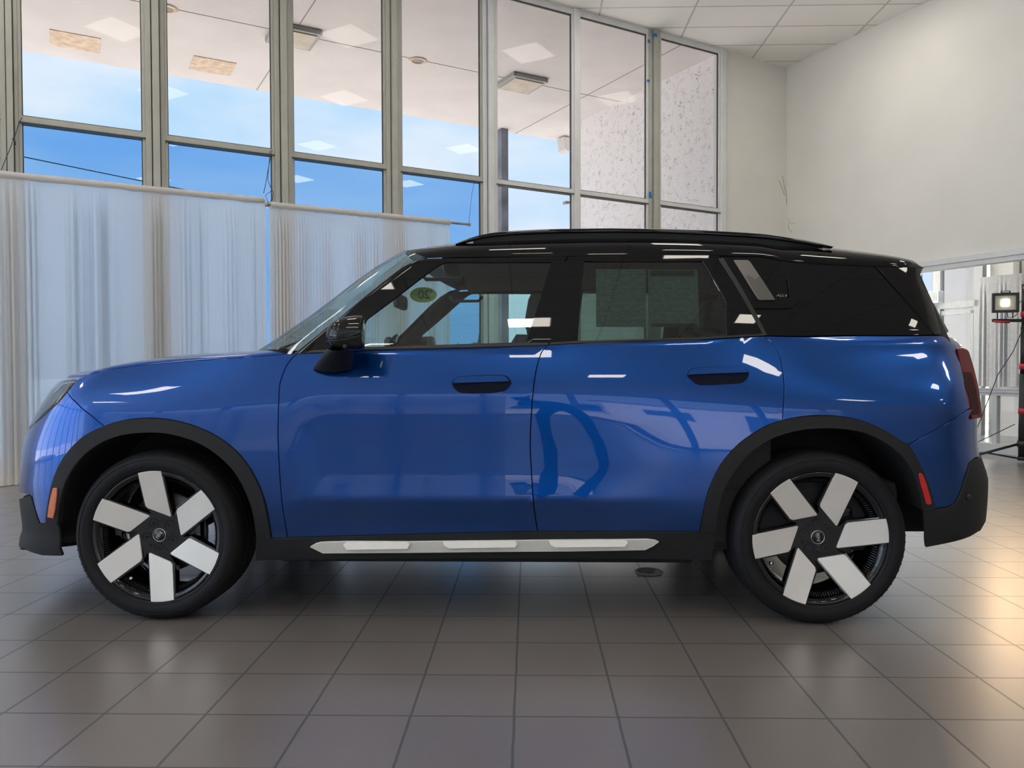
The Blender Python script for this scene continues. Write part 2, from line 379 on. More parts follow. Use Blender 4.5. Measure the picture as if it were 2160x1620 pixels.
for s_ in (S0 + .03, S1 - .03): obox(b, rp, s_ - .03, s_ + .03, -.02, .05, .1, HZ)
scr_ = b.build('window_20', M['framew'], bevel=.004); struct(scr_, 'low white framed glass screen under the right wall')
b = MB(); b.add([rp(S0, .02, .12), rp(S1, .02, .12), rp(S1, .02, .70), rp(S0, .02, .70)], [(0, 1, 2, 3)]); b.build('lower_pane', M['clearpane'], scr_)
b = MB(); b.add([rp(S0, .02, .76), rp(S1, .02, .76), rp(S1, .02, HZ), rp(S0, .02, HZ)], [(0, 1, 2, 3)]); b.build('upper_pane', M['clearpane'], scr_)
# entrance lobby behind the screen
OB = 2.3
M['beige'] = mat('beige_render', (.80, .76, .68), rough=.9, noise=.06, nscale=2)
M['greyframe'] = mat('grey_entrance_frame', (.36, .37, .36), rough=.5, noise=.06)
def qs(px): return right_s(px, 700, OB)
b = MB()
for x0, x1 in ((1971, 1987), (2058, 2076)): obox(b, rp, qs(x0), qs(x1), OB - .05, OB + .05, 0, 2.9)
zt1 = on_right(2020, 636, OB).z; zt0 = on_right(2020, 650, OB).z
obox(b, rp, -.6, qs(2068), OB - .05, OB + .05, zt0, zt1)
obox(b, rp, -.6, qs(2056), OB - .03, OB + .03, zt0 - .10, zt0 - .03); obox(b, rp, qs(2049), qs(2056), OB - .03, OB + .03, 0, zt0 - .05)
for s_ in (qs(2138), qs(2144)): obox(b, rp, s_, s_ + .05, OB - .03, OB + .03, 2.0, 2.9)
df = b.build('door_1', M['greyframe'], bevel=.004); struct(df, 'grey framed entrance door seen through the glazed screen')
b = MB(); b.add([rp(-.6, OB, 0), rp(qs(2060), OB, 0), rp(qs(2060), OB, 2.9), rp(-.6, OB, 2.9)], [(0, 1, 2, 3)]); b.build('door_pane', M['pane'], df)
b = MB(); obox(b, rp, -1, 8, .18, 3.4, 2.9, 3.1); obox(b, rp, 7.4, 7.6, 0, 3.4, 0, 3.1); struct(b.build('ceiling_lobby', M['wall']), 'lobby ceiling')
b = MB(); obox(b, rp, -2.2, 5.5, 6.4, 6.6, 0, 5.5); struct(b.build('wall_outside_2', M['beige']), 'sunlit beige wall outside the entrance')
b = MB(); obox(b, rp, qs(2078), 7.4, OB + .1, OB + .2, 0, 3.0); struct(b.build('wall_lobby', M['wall']), 'pale lobby wall behind the drape')
# small white equipment box on the entrance transom
b = MB(); c0 = qs(1974); c1 = qs(1998)
obox(b, rp, c0, c1, OB - .22, OB - .08, zt1 + .0, on_right(1985, 613, OB - .15).z)
sb = b.build('wall_alarm_box', M['white'], bevel=.012); tag(sb, 'small white box with ridged front on the grey entrance transom', 'box')
b = MB()
for k in range(5): obox(b, rp, c0 + (c1 - c0) * (.25 + k * .14), c0 + (c1 - c0) * (.29 + k * .14), OB - .228, OB - .21, zt1 + .02, on_right(1985, 615, OB - .15).z)
b.build('ridge', M['greyframe'], sb)

# --- left and back of the room (seen only mirrored)
b = MB()
for k in range(9): b.box((-9.9, -7 + 1.4 * k, CEIL / 2), (.16, .12, CEIL))
for z in (.06, 3.33, CEIL - .04): b.box((-9.9, -1.4, z), (.12, 11.2, .09))
lw_ = b.build('window_31', M['frame']); struct(lw_)  # unseen left wall glazed to let more daylight into the room
b = MB(); b.add([(-9.9, -7, .1), (-9.9, 4.1, .1), (-9.9, 4.1, CEIL), (-9.9, -7, CEIL)], [(0, 1, 2, 3)]); b.build('window_pane', glass('side_room_pane', (.68, .69, .70), .5), lw_)
XS = [-9.8 + 1.45 * k for k in range(17)]
b = MB()
for x in XS: b.box((x, -7, CEIL / 2), (.12, .16, CEIL))
for z in (.06, 3.33, CEIL - .04): b.box((1.75, -7, z), (23.2, .12, .09))
bw_ = b.build('window_30', M['frame']); struct(bw_)
b = MB(); b.box((1.75, -6.98, 4.55), (23.3, .2, 2.3)); struct(b.build('wall_back_upper', M['wall']))
b = MB(); b.add([(-9.8, -7, .1), (13.3, -7, .1), (13.3, -7, 3.4), (-9.8, -7, 3.4)], [(0, 1, 2, 3)]); b.build('window_pane', glass('back_pane', (.38, .38, .38), .3), bw_)
b = MB(); b.box((9.2, -6.9, CEIL / 2), (8.2, .1, CEIL)); struct(b.build('wall_back', M['wall']))

# --- ceiling troffers (lit)
M['troffer'] = mat('lit_diffuser', (.9, .9, .86), rough=.6, emit=(1., .93, .82), emit_s=9.0, noise=.01)
spots = [(-3.76, 6.25), (-.14, 7.15), (1.67, 9.0), (4.15, 9.35), (-5.57, 4.2), (-1.95, 4.6), (1.67, 5.35), (5.3, 5.35), (-7.4, 1.2), (-3.76, 1.7), (-.14, 3.0), (3.48, 2.9), (7.1, 2.4),
         (-1.95, -.3), (1.67, .6), (5.3, .4), (-5.57, -1.9), (-.14, -2.6), (3.48, -2.6), (7.1, -2.6), (-7.4, -4.6), (-3.0, -4.9), (1.0, -5.2), (5.3, -5.2), (9.5, -5.0)]
tr0 = None
lobby_fill = [tuple(rp(1.2, 1.3, 0))[:2]]  # unseen panel added in the lobby ceiling to brighten the lobby
for k, (x, y) in enumerate(spots + lobby_fill):
    if tr0 is None:
        b = MB(); b.box((0, 0, -.004), (.62, .62, .02), bevel=.004); tr0 = b.build('ceiling_light', M['framew'])
        tag(tr0, 'square lit panel light set in the white showroom ceiling, one more added in the lobby', 'ceiling light', 'panel lights in the showroom ceiling')
        b = MB(); b.box((0, 0, -.016), (.57, .57, .008)); dfz = b.build('diffuser', M['troffer'], tr0)
        o = tr0
    else:
        o = tr0.copy(); COL.objects.link(o); d_ = dfz.copy(); COL.objects.link(d_); d_.parent = o
    o.location = (x, y, CEIL - .008 if k < len(spots) else 2.89); o.rotation_euler = (0, 0, TYAW)

# ================================================================ outside: canopy, column, stucco return wall
b = MB(); obox(b, wp, -14, 11.5, .02, 5.0, CEIL, CEIL + .5); sof = b.build('ceiling_canopy', M['stucco_soffit']); struct(sof, 'pinkish white stucco canopy soffit outside the windows')
b = MB()
for o_ in (2.5,): obox(b, wp, -8, 11, o_ - .006, o_ + .006, CEIL - .004, CEIL)
for t_ in (3.22, -1.5, 8.2): obox(b, wp, t_ - .006, t_ + .006, .1, 5.0, CEIL - .004, CEIL)
b.build('soffit_joint', mat('soffit_seam', (.33, .27, .25), rough=.9, noise=.1), sof)  # thin brownish strips drawn along the soffit seams
M['stucco'] = mat('stucco', (.82, .81, .80), rough=.95)
_t = M['stucco'].node_tree; _b = _t.nodes['Principled BSDF']; _c = nn(_t, 'ShaderNodeTexCoord')
_n = nn(_t, 'ShaderNodeTexNoise'); _n.inputs['Scale'].default_value = 5.5; _n.inputs['Detail'].default_value = 3; _n.inputs['Distortion'].default_value = 2.6
_t.links.new(_c.outputs['Object'], _n.inputs[0])
_n3 = nn(_t, 'ShaderNodeTexNoise'); _n3.inputs['Scale'].default_value = 9; _t.links.new(_c.outputs['Object'], _n3.inputs[0])
_m1 = nn(_t, 'ShaderNodeMath', operation='SUBTRACT'); _t.links.new(_n.outputs['Fac'], _m1.inputs[0]); _m1.inputs[1].default_value = .5
_m2 = nn(_t, 'ShaderNodeMath', operation='ABSOLUTE'); _t.links.new(_m1.outputs[0], _m2.inputs[0])
_m3 = nn(_t, 'ShaderNodeMapRange'); _m3.inputs['From Min'].default_value = 0; _m3.inputs['From Max'].default_value = .032; _m3.inputs['To Min'].default_value = 1; _m3.inputs['To Max'].default_value = 0
_t.links.new(_m2.outputs[0], _m3.inputs['Value'])
_m4 = nn(_t, 'ShaderNodeMapRange'); _m4.inputs['From Min'].default_value = .47; _m4.inputs['From Max'].default_value = .6; _t.links.new(_n3.outputs['Fac'], _m4.inputs['Value'])
_m5 = nn(_t, 'ShaderNodeMath', operation='MULTIPLY'); _t.links.new(_m3.outputs[0], _m5.inputs[0]); _t.links.new(_m4.outputs[0], _m5.inputs[1])
_mx = nn(_t, 'ShaderNodeMix', data_type='RGBA'); _mx.inputs['A'].default_value = (.88, .86, .86, 1); _mx.inputs['B'].default_value = (.34, .33, .35, 1)
_t.links.new(_m5.outputs[0], _mx.inputs['Factor']); _t.links.new(_mx.outputs['Result'], _b.inputs['Base Color'])
_bp = nn(_t, 'ShaderNodeBump'); _bp.inputs['Distance'].default_value = .01; _t.links.new(_n.outputs['Fac'], _bp.inputs['Height']); _t.links.new(_bp.outputs[0], _b.inputs['Normal'])
sx_ = (Vector((3.05, 11.56, 0)) - WP).dot(WD)
b = MB(); obox(b, wp, sx_ + .04, sx_ + .35, .06, 3.92, 0, CEIL); struct(b.build('wall_outside', M['stucco']), 'white stucco return wall with rough dark scratches outside')
b = MB(); ob = 5.0 - .12; t_c = wall_t(1061, 400, ob); obox(b, wp, t_c - .075, t_c + .075, ob - .08, ob + .08, 0, CEIL)
struct(b.build('trim_30', mat('weathered_steel_post', (.20, .22, .27), rough=.7, noise=.35, nscale=3)), 'blue-grey canopy post outside')
# fallen wedge of plaster at the canopy end
q = [on_wall(x, y, 4.6) for x, y in ((1189, 288), (1207, 291), (1206, 306), (1199, 320), (1193, 314))]
b = MB(); b.prism(q, WN * .25); tag(b.build('hanging_plaster', M['stucco_soffit']), 'pale torn plaster flap hanging at the canopy edge beside the stucco wall', 'plaster')
q = [on_wall(x, y, 4.0) for x, y in ((1193, 424), (1206, 424), (1206, 429), (1194, 430))]
b = MB(); b.prism(q, WN * .1); tag(b.build('wall_bracket', M['greyframe']), 'small grey bracket low on the outside end of the stucco wall', 'bracket')
q = [on_wall(x, y, 1.6) for x, y in ((1238, 478), (1262, 452), (1290, 441), (1290, 520), (1238, 520))]
M['patch'] = mat('old_opening_patch', (.74, .58, .44), rough=.95, noise=.22, nscale=9)
M['dirty'] = mat('yellowed_diffuser', (.62, .54, .43), rough=.6, noise=.12, nscale=6)
def soff(a, o_): return wp(a, o_, CEIL)
for (a0, a1, lab) in ((.27, .89, 'rusty filled oblong patch in the canopy soffit, the leftmost of the two'), (2.11, 2.72, 'rusty filled oblong patch in the canopy soffit, right of the first')):
    b = MB(); obox(b, wp, a0, a1, 3.96, 4.55, CEIL - .012, CEIL - .0005); o = b.build('soffit_patch', M['patch'], bevel=.004); tag(o, lab, 'patch')
for (a_, lab) in ((3.22, 'square surface light on the canopy soffit behind the third thick window post'), (6.89, 'square surface light on the canopy soffit left of the narrow white post')):
    b = MB(); obox(b, wp, a_ - .32, a_ + .32, 2.5 - .32, 2.5 + .32, CEIL - .07, CEIL - .0005); o = b.build('soffit_light', M['greyframe'], bevel=.01)
    b = MB(); obox(b, wp, a_ - .26, a_ + .26, 2.5 - .26, 2.5 + .26, CEIL - .085, CEIL - .06); b.build('yellowed_lens', M['dirty'], o); tag(o, lab, 'outdoor light')
for (a_, lab) in ((5.09, 'round recessed light in the middle of the canopy soffit'), (1.60, 'round recessed light in the soffit, cut by the first full window post')):
    c = wp(a_, 2.52, CEIL); b = MB(); b.lathe([(.14, .0), (.14, -.012), (.09, -.02), (.085, .0)], 32, 'z', c=c); o = b.build('round_soffit_light', M['patch']); tag(o, lab, 'outdoor light')
    b = MB(); b.lathe([(0, -.004), (.088, -.004)], 24, 'z', c=c); b.build('lamp_lens', M['greyframe'], o)
# ground and what the far doors and the paint mirror
b = MB(); b.box((0, 5, -.22), (160, 160, .2)); struct(b.build('ground_outside', M['concrete']), 'pale concrete forecourt outside')
M['leaf'] = mat('far_tree_leaves', (.030, .06, .025), rough=.9, noise=.5, nscale=6)
random.seed(3)
def blob_tree(c, r_, h, lab):
    t = empty('tree', c); tag(t, lab, 'tree', 'trees far beyond the forecourt')
    b = MB()
    for k in range(46):
        p = Vector((random.gauss(0, r_ * .45), random.gauss(0, r_ * .45), h * .62 + random.gauss(0, h * .16))); q = random.uniform(.18, .34) * r_
        bm = bmesh.new(); bmesh.ops.create_icosphere(bm, subdivisions=1, radius=q)
        for v in bm.verts: v.co *= random.uniform(.75, 1.25)
        for i_, v in enumerate(bm.verts): v.index = i_
        b.add([v.co + p for v in bm.verts], [[v.index for v in f.verts] for f in bm.faces], True); bm.free()
    b.build('foliage', M['leaf'], t); MB().tube([(0, 0, 0), (0, 0, h * .6)], [.25, .12], 8).build('trunk', M['wood'], t)
ORD = ('first', 'second', 'third', 'fourth', 'fifth', 'sixth', 'seventh', 'eighth')
for k in range(6): blob_tree((-1.5 + k * 6.4, 50 + (k % 3) * 3, -.12), 1.9, 3.4 + (k % 4) * .5, 'low dark tree on the horizon through the car windows, %s from the left' % ORD[k])

# ================================================================ THE CAR
# car frame: x rearward from the front axle, y across (negative = the side we see), z up
CYAW = R(-1.7)
CAR = empty('car', (-1.434, 4.052, 0), CYAW)
tag(CAR, 'blue compact SUV with black roof parked side-on on the tiled showroom floor', 'car')
_ca, _sa = math.cos(CYAW), math.sin(CYAW)
def to_car(p):
    dx, dy = p[0] + 1.434, p[1] - 4.052
    return Vector((dx * _ca + dy * _sa, -dx * _sa + dy * _ca, p[2]))
_c0 = to_car(CAM)
def car_ray(px, py):
    d = ray(px, py); return Vector((d.x * _ca + d.y * _sa, -d.x * _sa + d.y * _ca, d.z))
def on_y(px, py, y):
    d = car_ray(px, py); return _c0 + d * ((y - _c0.y) / d.y)

PROF = interp([(.14, .800), (.20, .838), (.27, .862), (.34, .874), (.40, .882), (.46, .896), (.50, .9065), (.52, .9045), (.57, .8995), (.62, .8970), (.70, .8972),
               (.78, .8998), (.86, .902), (.93, .898), (.99, .886), (1.04, .872), (1.09, .856), (1.14, .838), (1.2, .81)])
PROF_OUT = interp([(.14, .800), (.20, .838), (.27, .862), (.34, .880), (.45, .903), (.55, .911), (.66, .914), (.78, .911),
                   (.86, .908), (.93, .899), (.99, .886), (1.04, .872), (1.09, .856), (1.14, .838), (1.2, .81)])
def belt(x): return 1.100 + .0205 * (x - .5)
def roofz(x): return 1.52
JF, NF, JR, NR = -.26, 2.35, 3.12, 2.6      # where nose and tail corners join the flank
UF, UR = .70, .54
def Wmid(x, z):
    k = sstep(.52, .72, x) * (1 - sstep(1.5, 2.35, x))
    b = belt(x)
    zz = min(z, b)
    w_ = PROF(zz) * k + PROF_OUT(zz) * (1 - k)
    w_ += .010 * math.exp(-((x - 0) / .42) ** 2) * math.exp(-((zz - .70) / .22) ** 2) + .012 * math.exp(-((x - 2.69) / .45) ** 2) * math.exp(-((zz - .72) / .24) ** 2)
    h = sstep(.86, 1.12, zz)
    w_ -= .085 * h * sstep(2.25, 3.5, x) + .05 * h * (1 - sstep(-.35, .55, x))
    if z > b:
        s_ = (z - b) / .38
        w_ -= .010 * min(1, (z - b) / .012) + .098 * s_ + .035 * s_ * s_
    return w_
XF = lambda z: -.80
XR = lambda z: 3.60
def pt(u, z):
    """skin point: u runs from the nose's middle round the near side to the tail's middle; on the flank u is x"""
    if u < JF:
        th = max(u - JF + UF, 0) / UF * math.pi / 2; xf = XF(z); x = xf + (JF - xf) * (1 - math.cos(th))
        g = max(0, 1 - math.cos(th) ** NF) ** (1 / NF)
    elif u <= JR:
        x = u; g = 1
    else:
        th = min(1, (u - JR) / UR) * math.pi / 2; x = JR + (XR(z) - JR) * math.sin(th)
        g = max(0, 1 - math.sin(th) ** NR) ** (1 / NR)
    return Vector((x, -g * Wmid(x, z), z))
U0, U1 = JF - UF, JR + UR
def to_u(x, z):
    if x < JF: return U0 + UF * math.acos(min(1, max(-1, 1 - (x - XF(z)) / (JF - XF(z))))) / (math.pi / 2)
    if x <= JR: return x
    return JR + UR * math.asin(min(1, (x - JR) / (XR(z) - JR))) / (math.pi / 2)
def halfw(x, z):
    xf, xr = XF(z), XR(z)
    if x <= xf or x >= xr: return 0
    g = 1
    if x < JF: g = max(0, 1 - (1 - (x - xf) / (JF - xf)) ** NF) ** (1 / NF)
    elif x > JR: g = max(0, 1 - ((x - JR) / (xr - JR)) ** NR) ** (1 / NR)
    return g * Wmid(x, z)
# outline of nose and tail at the car's middle, by height
XF = interp([(.15, -.86), (.20, -.885), (.245, -.918), (.285, -.903), (.33, -.879), (.49, -.880), (.553, -.881), (.58, -.873), (.668, -.858), (.729, -.838), (.804, -.793), (.89, -.721), (.979, -.643), (.998, -.591), (1.006, -.526)])
XR = interp([(.325, 3.49), (.35, 3.53), (.38, 3.56), (.55, 3.560), (.60, 3.545), (.66, 3.515), (.72, 3.503), (.87, 3.505), (1.0, 3.518), (1.086, 3.517), (1.13, 3.50), (1.157, 3.46), (1.206, 3.433), (1.30, 3.392), (1.356, 3.364), (1.40, 3.338), (1.448, 3.345)])

def hit(px, py):
    """first point of the skin met along the ray through a picture point -> (u, z)"""
    d = car_ray(px, py); best = (9, None); prev = None
    for k in range(190):
        y = -.94 + .005 * k
        p = _c0 + d * ((y - _c0.y) / d.y); g = -y - halfw(p.x, p.z)
        if g <= 0:
            lo, hi = y - .005, y
            for _ in range(12):
                m = (lo + hi) / 2; q = _c0 + d * ((m - _c0.y) / d.y)
                if -m - halfw(q.x, q.z) > 0: lo = m
                else: hi = m
            q = _c0 + d * ((hi - _c0.y) / d.y); return (to_u(q.x, q.z), q.z)
        wm = Wmid(p.x, p.z); t = min(1, max(0, -y) / wm)
        if p.x < JF:
            xs = XF(p.z) + (JF - XF(p.z)) * (1 - (1 - t ** NF) ** (1 / NF)); g = xs - p.x
        elif p.x > JR:
            xs = JR + (XR(p.z) - JR) * (1 - t ** NR) ** (1 / NR); g = p.x - xs
        else: continue
        if g < best[0]: best = (g, (xs, p.z))
    p = best[1]; return (to_u(min(max(p[0], XF(p[1]) + 1e-4), XR(p[1]) - 1e-4), p[1]), p[1])

def nrm(u, z):
    e = .004
    a = pt(u + e, z) - pt(u - e, z) if U0 + e < u < U1 - e else (pt(U0 + 2 * e, z) - pt(U0, z) if u < 1 else pt(U1, z) - pt(U1 - 2 * e, z))
    b = pt(u, z + e) - pt(u, z - e)
    n = a.cross(b)
    if u < U0 + .003 or u > U1 - .003 or n.length < 1e-9: return Vector((-1 if u < 1 else 1, 0, 0))
    n.normalize(); return n     # outward

def area2(p): return sum(p[i][0] * p[(i + 1) % len(p)][1] - p[(i + 1) % len(p)][0] * p[i][1] for i in range(len(p))) / 2
def clean(p):
    o_ = []
    for q in p:
        if not o_ or (q[0] - o_[-1][0]) ** 2 + (q[1] - o_[-1][1]) ** 2 > 1e-6: o_.append(q)
    if (o_[0][0] - o_[-1][0]) ** 2 + (o_[0][1] - o_[-1][1]) ** 2 < 1e-6: o_.pop()
    return o_
def inset_poly(p, d):
    if area2(p) < 0: p = p[::-1]
    n = len(p); o_ = []
    for i in range(n):
        a, b, c = p[i - 1], p[i], p[(i + 1) % n]
        e1 = Vector((b[0] - a[0], b[1] - a[1])).normalized(); e2 = Vector((c[0] - b[0], c[1] - b[1])).normalized()
        n1 = Vector((-e1.y, e1.x)); n2 = Vector((-e2.y, e2.x)); m = n1 + n2
        k = min(2.2, 1 / max(.2, (1 + n1.dot(n2)) / 2)) if m.length > 1e-6 else 1
        m = m.normalized() if m.length > 1e-6 else n1
        o_.append((b[0] + m.x * d * math.sqrt(k), b[1] + m.y * d * math.sqrt(k)))
    return o_
def densify(p, step=.03):
    o_ = []
    for i in range(len(p)):
        a, b = p[i], p[(i + 1) % len(p)]
        n = max(1, int(math.hypot(b[0] - a[0], b[1] - a[1]) / step))
        for k in range(n): o_.append((a[0] + (b[0] - a[0]) * k / n, a[1] + (b[1] - a[1]) * k / n))
    return o_
def spline(p, n=4, closed=False):
    o_ = []
    for i in range(len(p) - 1):
        a = p[max(i - 1, 0)]; b = p[i]; c = p[i + 1]; d = p[min(i + 2, len(p) - 1)]
        for k in range(n):
            t = k / n
            o_.append(tuple(.5 * ((2 * b[j]) + (-a[j] + c[j]) * t + (2 * a[j] - 5 * b[j] + 4 * c[j] - d[j]) * t * t + (-a[j] + 3 * b[j] - 3 * c[j] + d[j]) * t ** 3) for j in (0, 1)))
    o_.append(tuple(p[-1])); return o_

class Panel:
    """sheets cut out of the car's skin, each with a rounded flange turned inward"""
    def __init__(s): s.v = []; s.f = []; s.n = []
    def add(s, poly, off=0., gap=.0022, depth=.014, su=.05, sz=.035, fold=True, tilt=0.):
        poly = clean(poly)
        if area2(poly) < 0: poly = poly[::-1]
        poly = clean(densify(poly))
        if gap: poly = inset_poly(poly, gap)
        bm = bmesh.new(); vs = [bm.verts.new((a, b, 0)) for a, b in poly]
        bm.faces.new(vs)
        u0, u1 = min(a for a, _ in poly), max(a for a, _ in poly); z0, z1 = min(b for _, b in poly), max(b for _, b in poly)
        k = math.ceil(u0 / su) * su
        while k < u1:
            bmesh.ops.bisect_plane(bm, geom=bm.verts[:] + bm.edges[:] + bm.faces[:], plane_co=(k + .00013, 0, 0), plane_no=(1, 0, 0)); k += su
        k = math.ceil(z0 / sz) * sz
        while k < z1:
            bmesh.ops.bisect_plane(bm, geom=bm.verts[:] + bm.edges[:] + bm.faces[:], plane_co=(0, k + .00017, 0), plane_no=(0, 1, 0)); k += sz
        bm.verts.ensure_lookup_table()
        for i, v in enumerate(bm.verts): v.index = i
        base = len(s.v); N = []
        for v in bm.verts:
            p = pt(v.co.x, v.co.y); n = nrm(v.co.x, v.co.y); N.append(n)
            o_ = off(v.co.x, v.co.y) if callable(off) else off
            s.v.append(p + n * o_); s.n.append((n + Vector((0, 0, tilt))).normalized() if tilt else n)
        for f in bm.faces:
            if f.calc_area() > 1e-9:
                ids = [v.index + base for v in f.verts]
                if f.normal.z < 0: ids.reverse()
                s.f.append(tuple(ids))
        if fold:
            for e in bm.edges:
                if len(e.link_faces) == 1:
                    a, b = e.verts; f = e.link_faces[0]; cen = f.calc_center_median(); mid = (a.co + b.co) / 2
                    pa, pb = Vector(s.v[base + a.index]), Vector(s.v[base + b.index]); na, nb = N[a.index], N[b.index]
                    o2 = (b.co - a.co).normalized(); out2 = Vector((o2.y, -o2.x, 0))
                    if out2.dot(mid - cen) < 0: out2 = -out2
                    po = pt(mid.x + out2.x * .004, mid.y + out2.y * .004) - pt(mid.x, mid.y)
                    on_ = po.normalized() if po.length > 1e-9 else na
                    k = len(s.v); s.v += [pa, pb, pb - nb * depth, pa - na * depth]
                    s.n += [(na + on_ * .6).normalized(), (nb + on_ * .6).normalized(), on_, on_]
                    q = (k, k + 1, k + 2, k + 3)
                    if (pb - pa).cross(-na).dot(on_) < 0: q = q[::-1]
                    s.f.append(q)
        bm.free(); return s
    def build(s, name, m, parent=CAR, mirror=True, both=None):
        res = []
        for side in ((1, -1) if mirror else (1,)):
            me = bpy.data.meshes.new(name)
            me.from_pydata([(v[0], v[1] * side, v[2]) for v in s.v], [], s.f if side == 1 else [tuple(reversed(f)) for f in s.f])
            me.polygons.foreach_set('use_smooth', [True] * len(s.f)); me.update()
            me.normals_split_custom_set_from_vertices([(n[0], n[1] * side, n[2]) for n in s.n])
            par = parent if not isinstance(parent, (list, tuple)) else parent[0 if side == 1 else 1]
            o = link(name, me, m, par); res.append(o)
        return res

H = lambda pts: [hit(*p) for p in pts]

# --- outlines read off the photograph, in picture points
DOOR_GAP_F = spline([(628, 746), (614, 758), (603, 774), (593, 800), (589, 822), (586.6, 891), (587, 940), (590, 1000), (594, 1053), (600, 1095), (606.5, 1134)])
DOOR_GAP_M = spline([(1157, 728), (1149, 735), (1142, 744), (1134, 768), (1128, 798), (1124, 832), (1120, 890), (1118.5, 940), (1120.5, 985), (1123, 1030), (1127, 1075), (1134, 1120.5)])
DOOR_GAP_R = spline([(1612.6, 709), (1624, 717), (1633.3, 727), (1643.7, 747.4), (1650.6, 780), (1654, 816), (1653, 850), (1650.6, 887)])
ARCH_RO = spline([(1477.5, 1121), (1484, 1080), (1496, 1031.5), (1520.5, 980), (1550.7, 943.8), (1581, 919.6), (1617, 898.4), (1650.6, 887), (1686.9, 879.6), (1723, 876.6), (1762.5, 877.8),
                  (1801.8, 883.9), (1838, 895.4), (1874.4, 913.5), (1898.6, 928.6), (1916.7, 940.7), (1931.9, 965), (1947, 995), (1962, 1034.5), (1971, 1073)], 3)
ARCH_RI = spline([(1508.4, 1121), (1514.4, 1073.8), (1526.5, 1031.5), (1547.7, 995), (1575, 962), (1605, 937.7), (1641.5, 919.6), (1687, 907.5), (1732, 903.8), (1777.6, 905.3), (1817, 912),
                  (1853, 927), (1883.5, 946.8), (1907.7, 971), (1925.8, 1001), (1936.4, 1031.5), (1944, 1061.7), (1947, 1077)], 3)
ARCH_FO = spline([(99.8, 1105), (104, 1067.8), (113.4, 1019.4), (130, 977), (151, 946.8), (181.5, 918), (220, 899.3), (257, 887.8), (296.4, 882.7), (332.7, 882.7), (372, 887.8), (414.4, 900),
                  (453.7, 918), (490, 943.8), (520.3, 977), (544.5, 1019.4), (559.6, 1061.7), (567, 1098), (572.6, 1135)], 3)
ARCH_FI = spline([(125.5, 1106), (128.6, 1067.8), (137.6, 1028.5), (154.3, 992), (181.5, 959), (217.8, 933), (260, 918), (302.5, 913), (347.9, 914), (393, 924), (432.5, 940.7), (468.8, 966.5),
                  (496, 995), (517.2, 1031.5), (532.4, 1070.8), (540, 1113), (543, 1137)], 3)
FENDER_TOP = [(169, 797), (200, 786), (237, 778), (305, 769), (407, 761), (509, 754), (560, 750), (605, 746)]
BUMP_F_TOP = [(142, 828), (122.5, 850), (94, 877), (73, 894.6), (62.6, 904)]
BUMP_F_REAR = [(142, 828), (161.8, 850), (190, 875), (220, 899.5)]
BELT_F = [(628, 746), (640, 745), (742, 741.5), (772, 738.5), (955.6, 734), (1157, 728)]
BELT_R = [(1157, 728), (1198, 725.8), (1352, 720.7), (1485, 716.3), (1612.6, 709)]
BELT_Q = [(1612.6, 709), (1700, 710.5), (1790, 708.5), (1900, 708.5), (1993.8, 708.5)]
ROOF_LINE = [(899, 544.4), (960, 542.3), (1044, 541.5), (1100, 541.5), (1250, 539.5), (1396, 538.5), (1520, 539), (1603.7, 541), (1663, 551), (1740, 557.5), (1841.7, 561.8), (1900, 563), (1948, 565)]
REAR_SEAM = [(1916.7, 938), (1960, 915), (2005, 888), (2041, 864)]

def arc_between(arc, a, b):      # slice of an arch outline by picture x
    return [p for p in arc if a <= p[0] <= b]

# --- inner structure seen through the gaps
inner = Panel()
up = H([(140, 835), (600, 760)] + [(x, y + 2) for x, y in BELT_F + BELT_R[1:] + BELT_Q[1:]])
rear_in = H([(2020, 760), (2040, 860), (2040, 1040)]) + H([(1990, 1120), (1953, 1130)])
poly = up + rear_in + H(list(reversed(ARCH_RI))) + H([(1500, 1160), (560, 1165)]) + H(list(reversed(ARCH_FI))) + H([(120, 1150), (60, 1130), (55, 1060), (55, 1000), (75, 920)])
inner.add(poly, off=-.03, gap=.004, fold=False).build('body_structure', M['under'])

# --- painted panels
front_bumper = Panel().add(H(BUMP_F_REAR[::-1]) + H(BUMP_F_TOP[1:]) + [(U0, .80), (U0, .47)] + H([(63.5, 1043.6), (84.7, 1104), (99.8, 1104)]) + H([p for p in ARCH_FO if p[0] < 219 and p[1] < 1104])).build('front_bumper', M['paint'])
tail = H([(2041, 864), (2049, 886)]); zb = H([(2056, 966.5)])[0][1]
rear_bumper = Panel().add(H(REAR_SEAM) + [(U1, tail[0][1] + .01), (U1, zb)] + H([(2056, 966.5), (2043.8, 977), (2034.7, 1007), (2022.6, 1043.6), (2013.5, 1061.7), (1998.4, 1069.3), (1971, 1073)]) + H([p for p in ARCH_RO[::-1] if p[0] > 1917])).build('rear_bumper', M['paint'])
fender = Panel().add(H(BUMP_F_REAR) + H([p for p in ARCH_FO if 221 < p[0] and p[1] <= 1134]) + H([(573, 1135), (606.5, 1134)]) + H(DOOR_GAP_F[::-1]) + H(FENDER_TOP[::-1]) + H([(158, 806)])).build('front_fender', M['paint'])
fdoor = Panel().add(H(DOOR_GAP_F) + H([(700, 1131), (864, 1127), (1000, 1123.5)]) + H(DOOR_GAP_M[::-1]) + H(BELT_F[::-1])).build('front_door', M['paint'])
rdoor = Panel().add(H(DOOR_GAP_M) + H([(1300, 1120.6)]) + H([p for p in ARCH_RO if p[0] < 1651]) + H(DOOR_GAP_R[::-1]) + H(BELT_R[::-1])).build('rear_door', M['paint'])
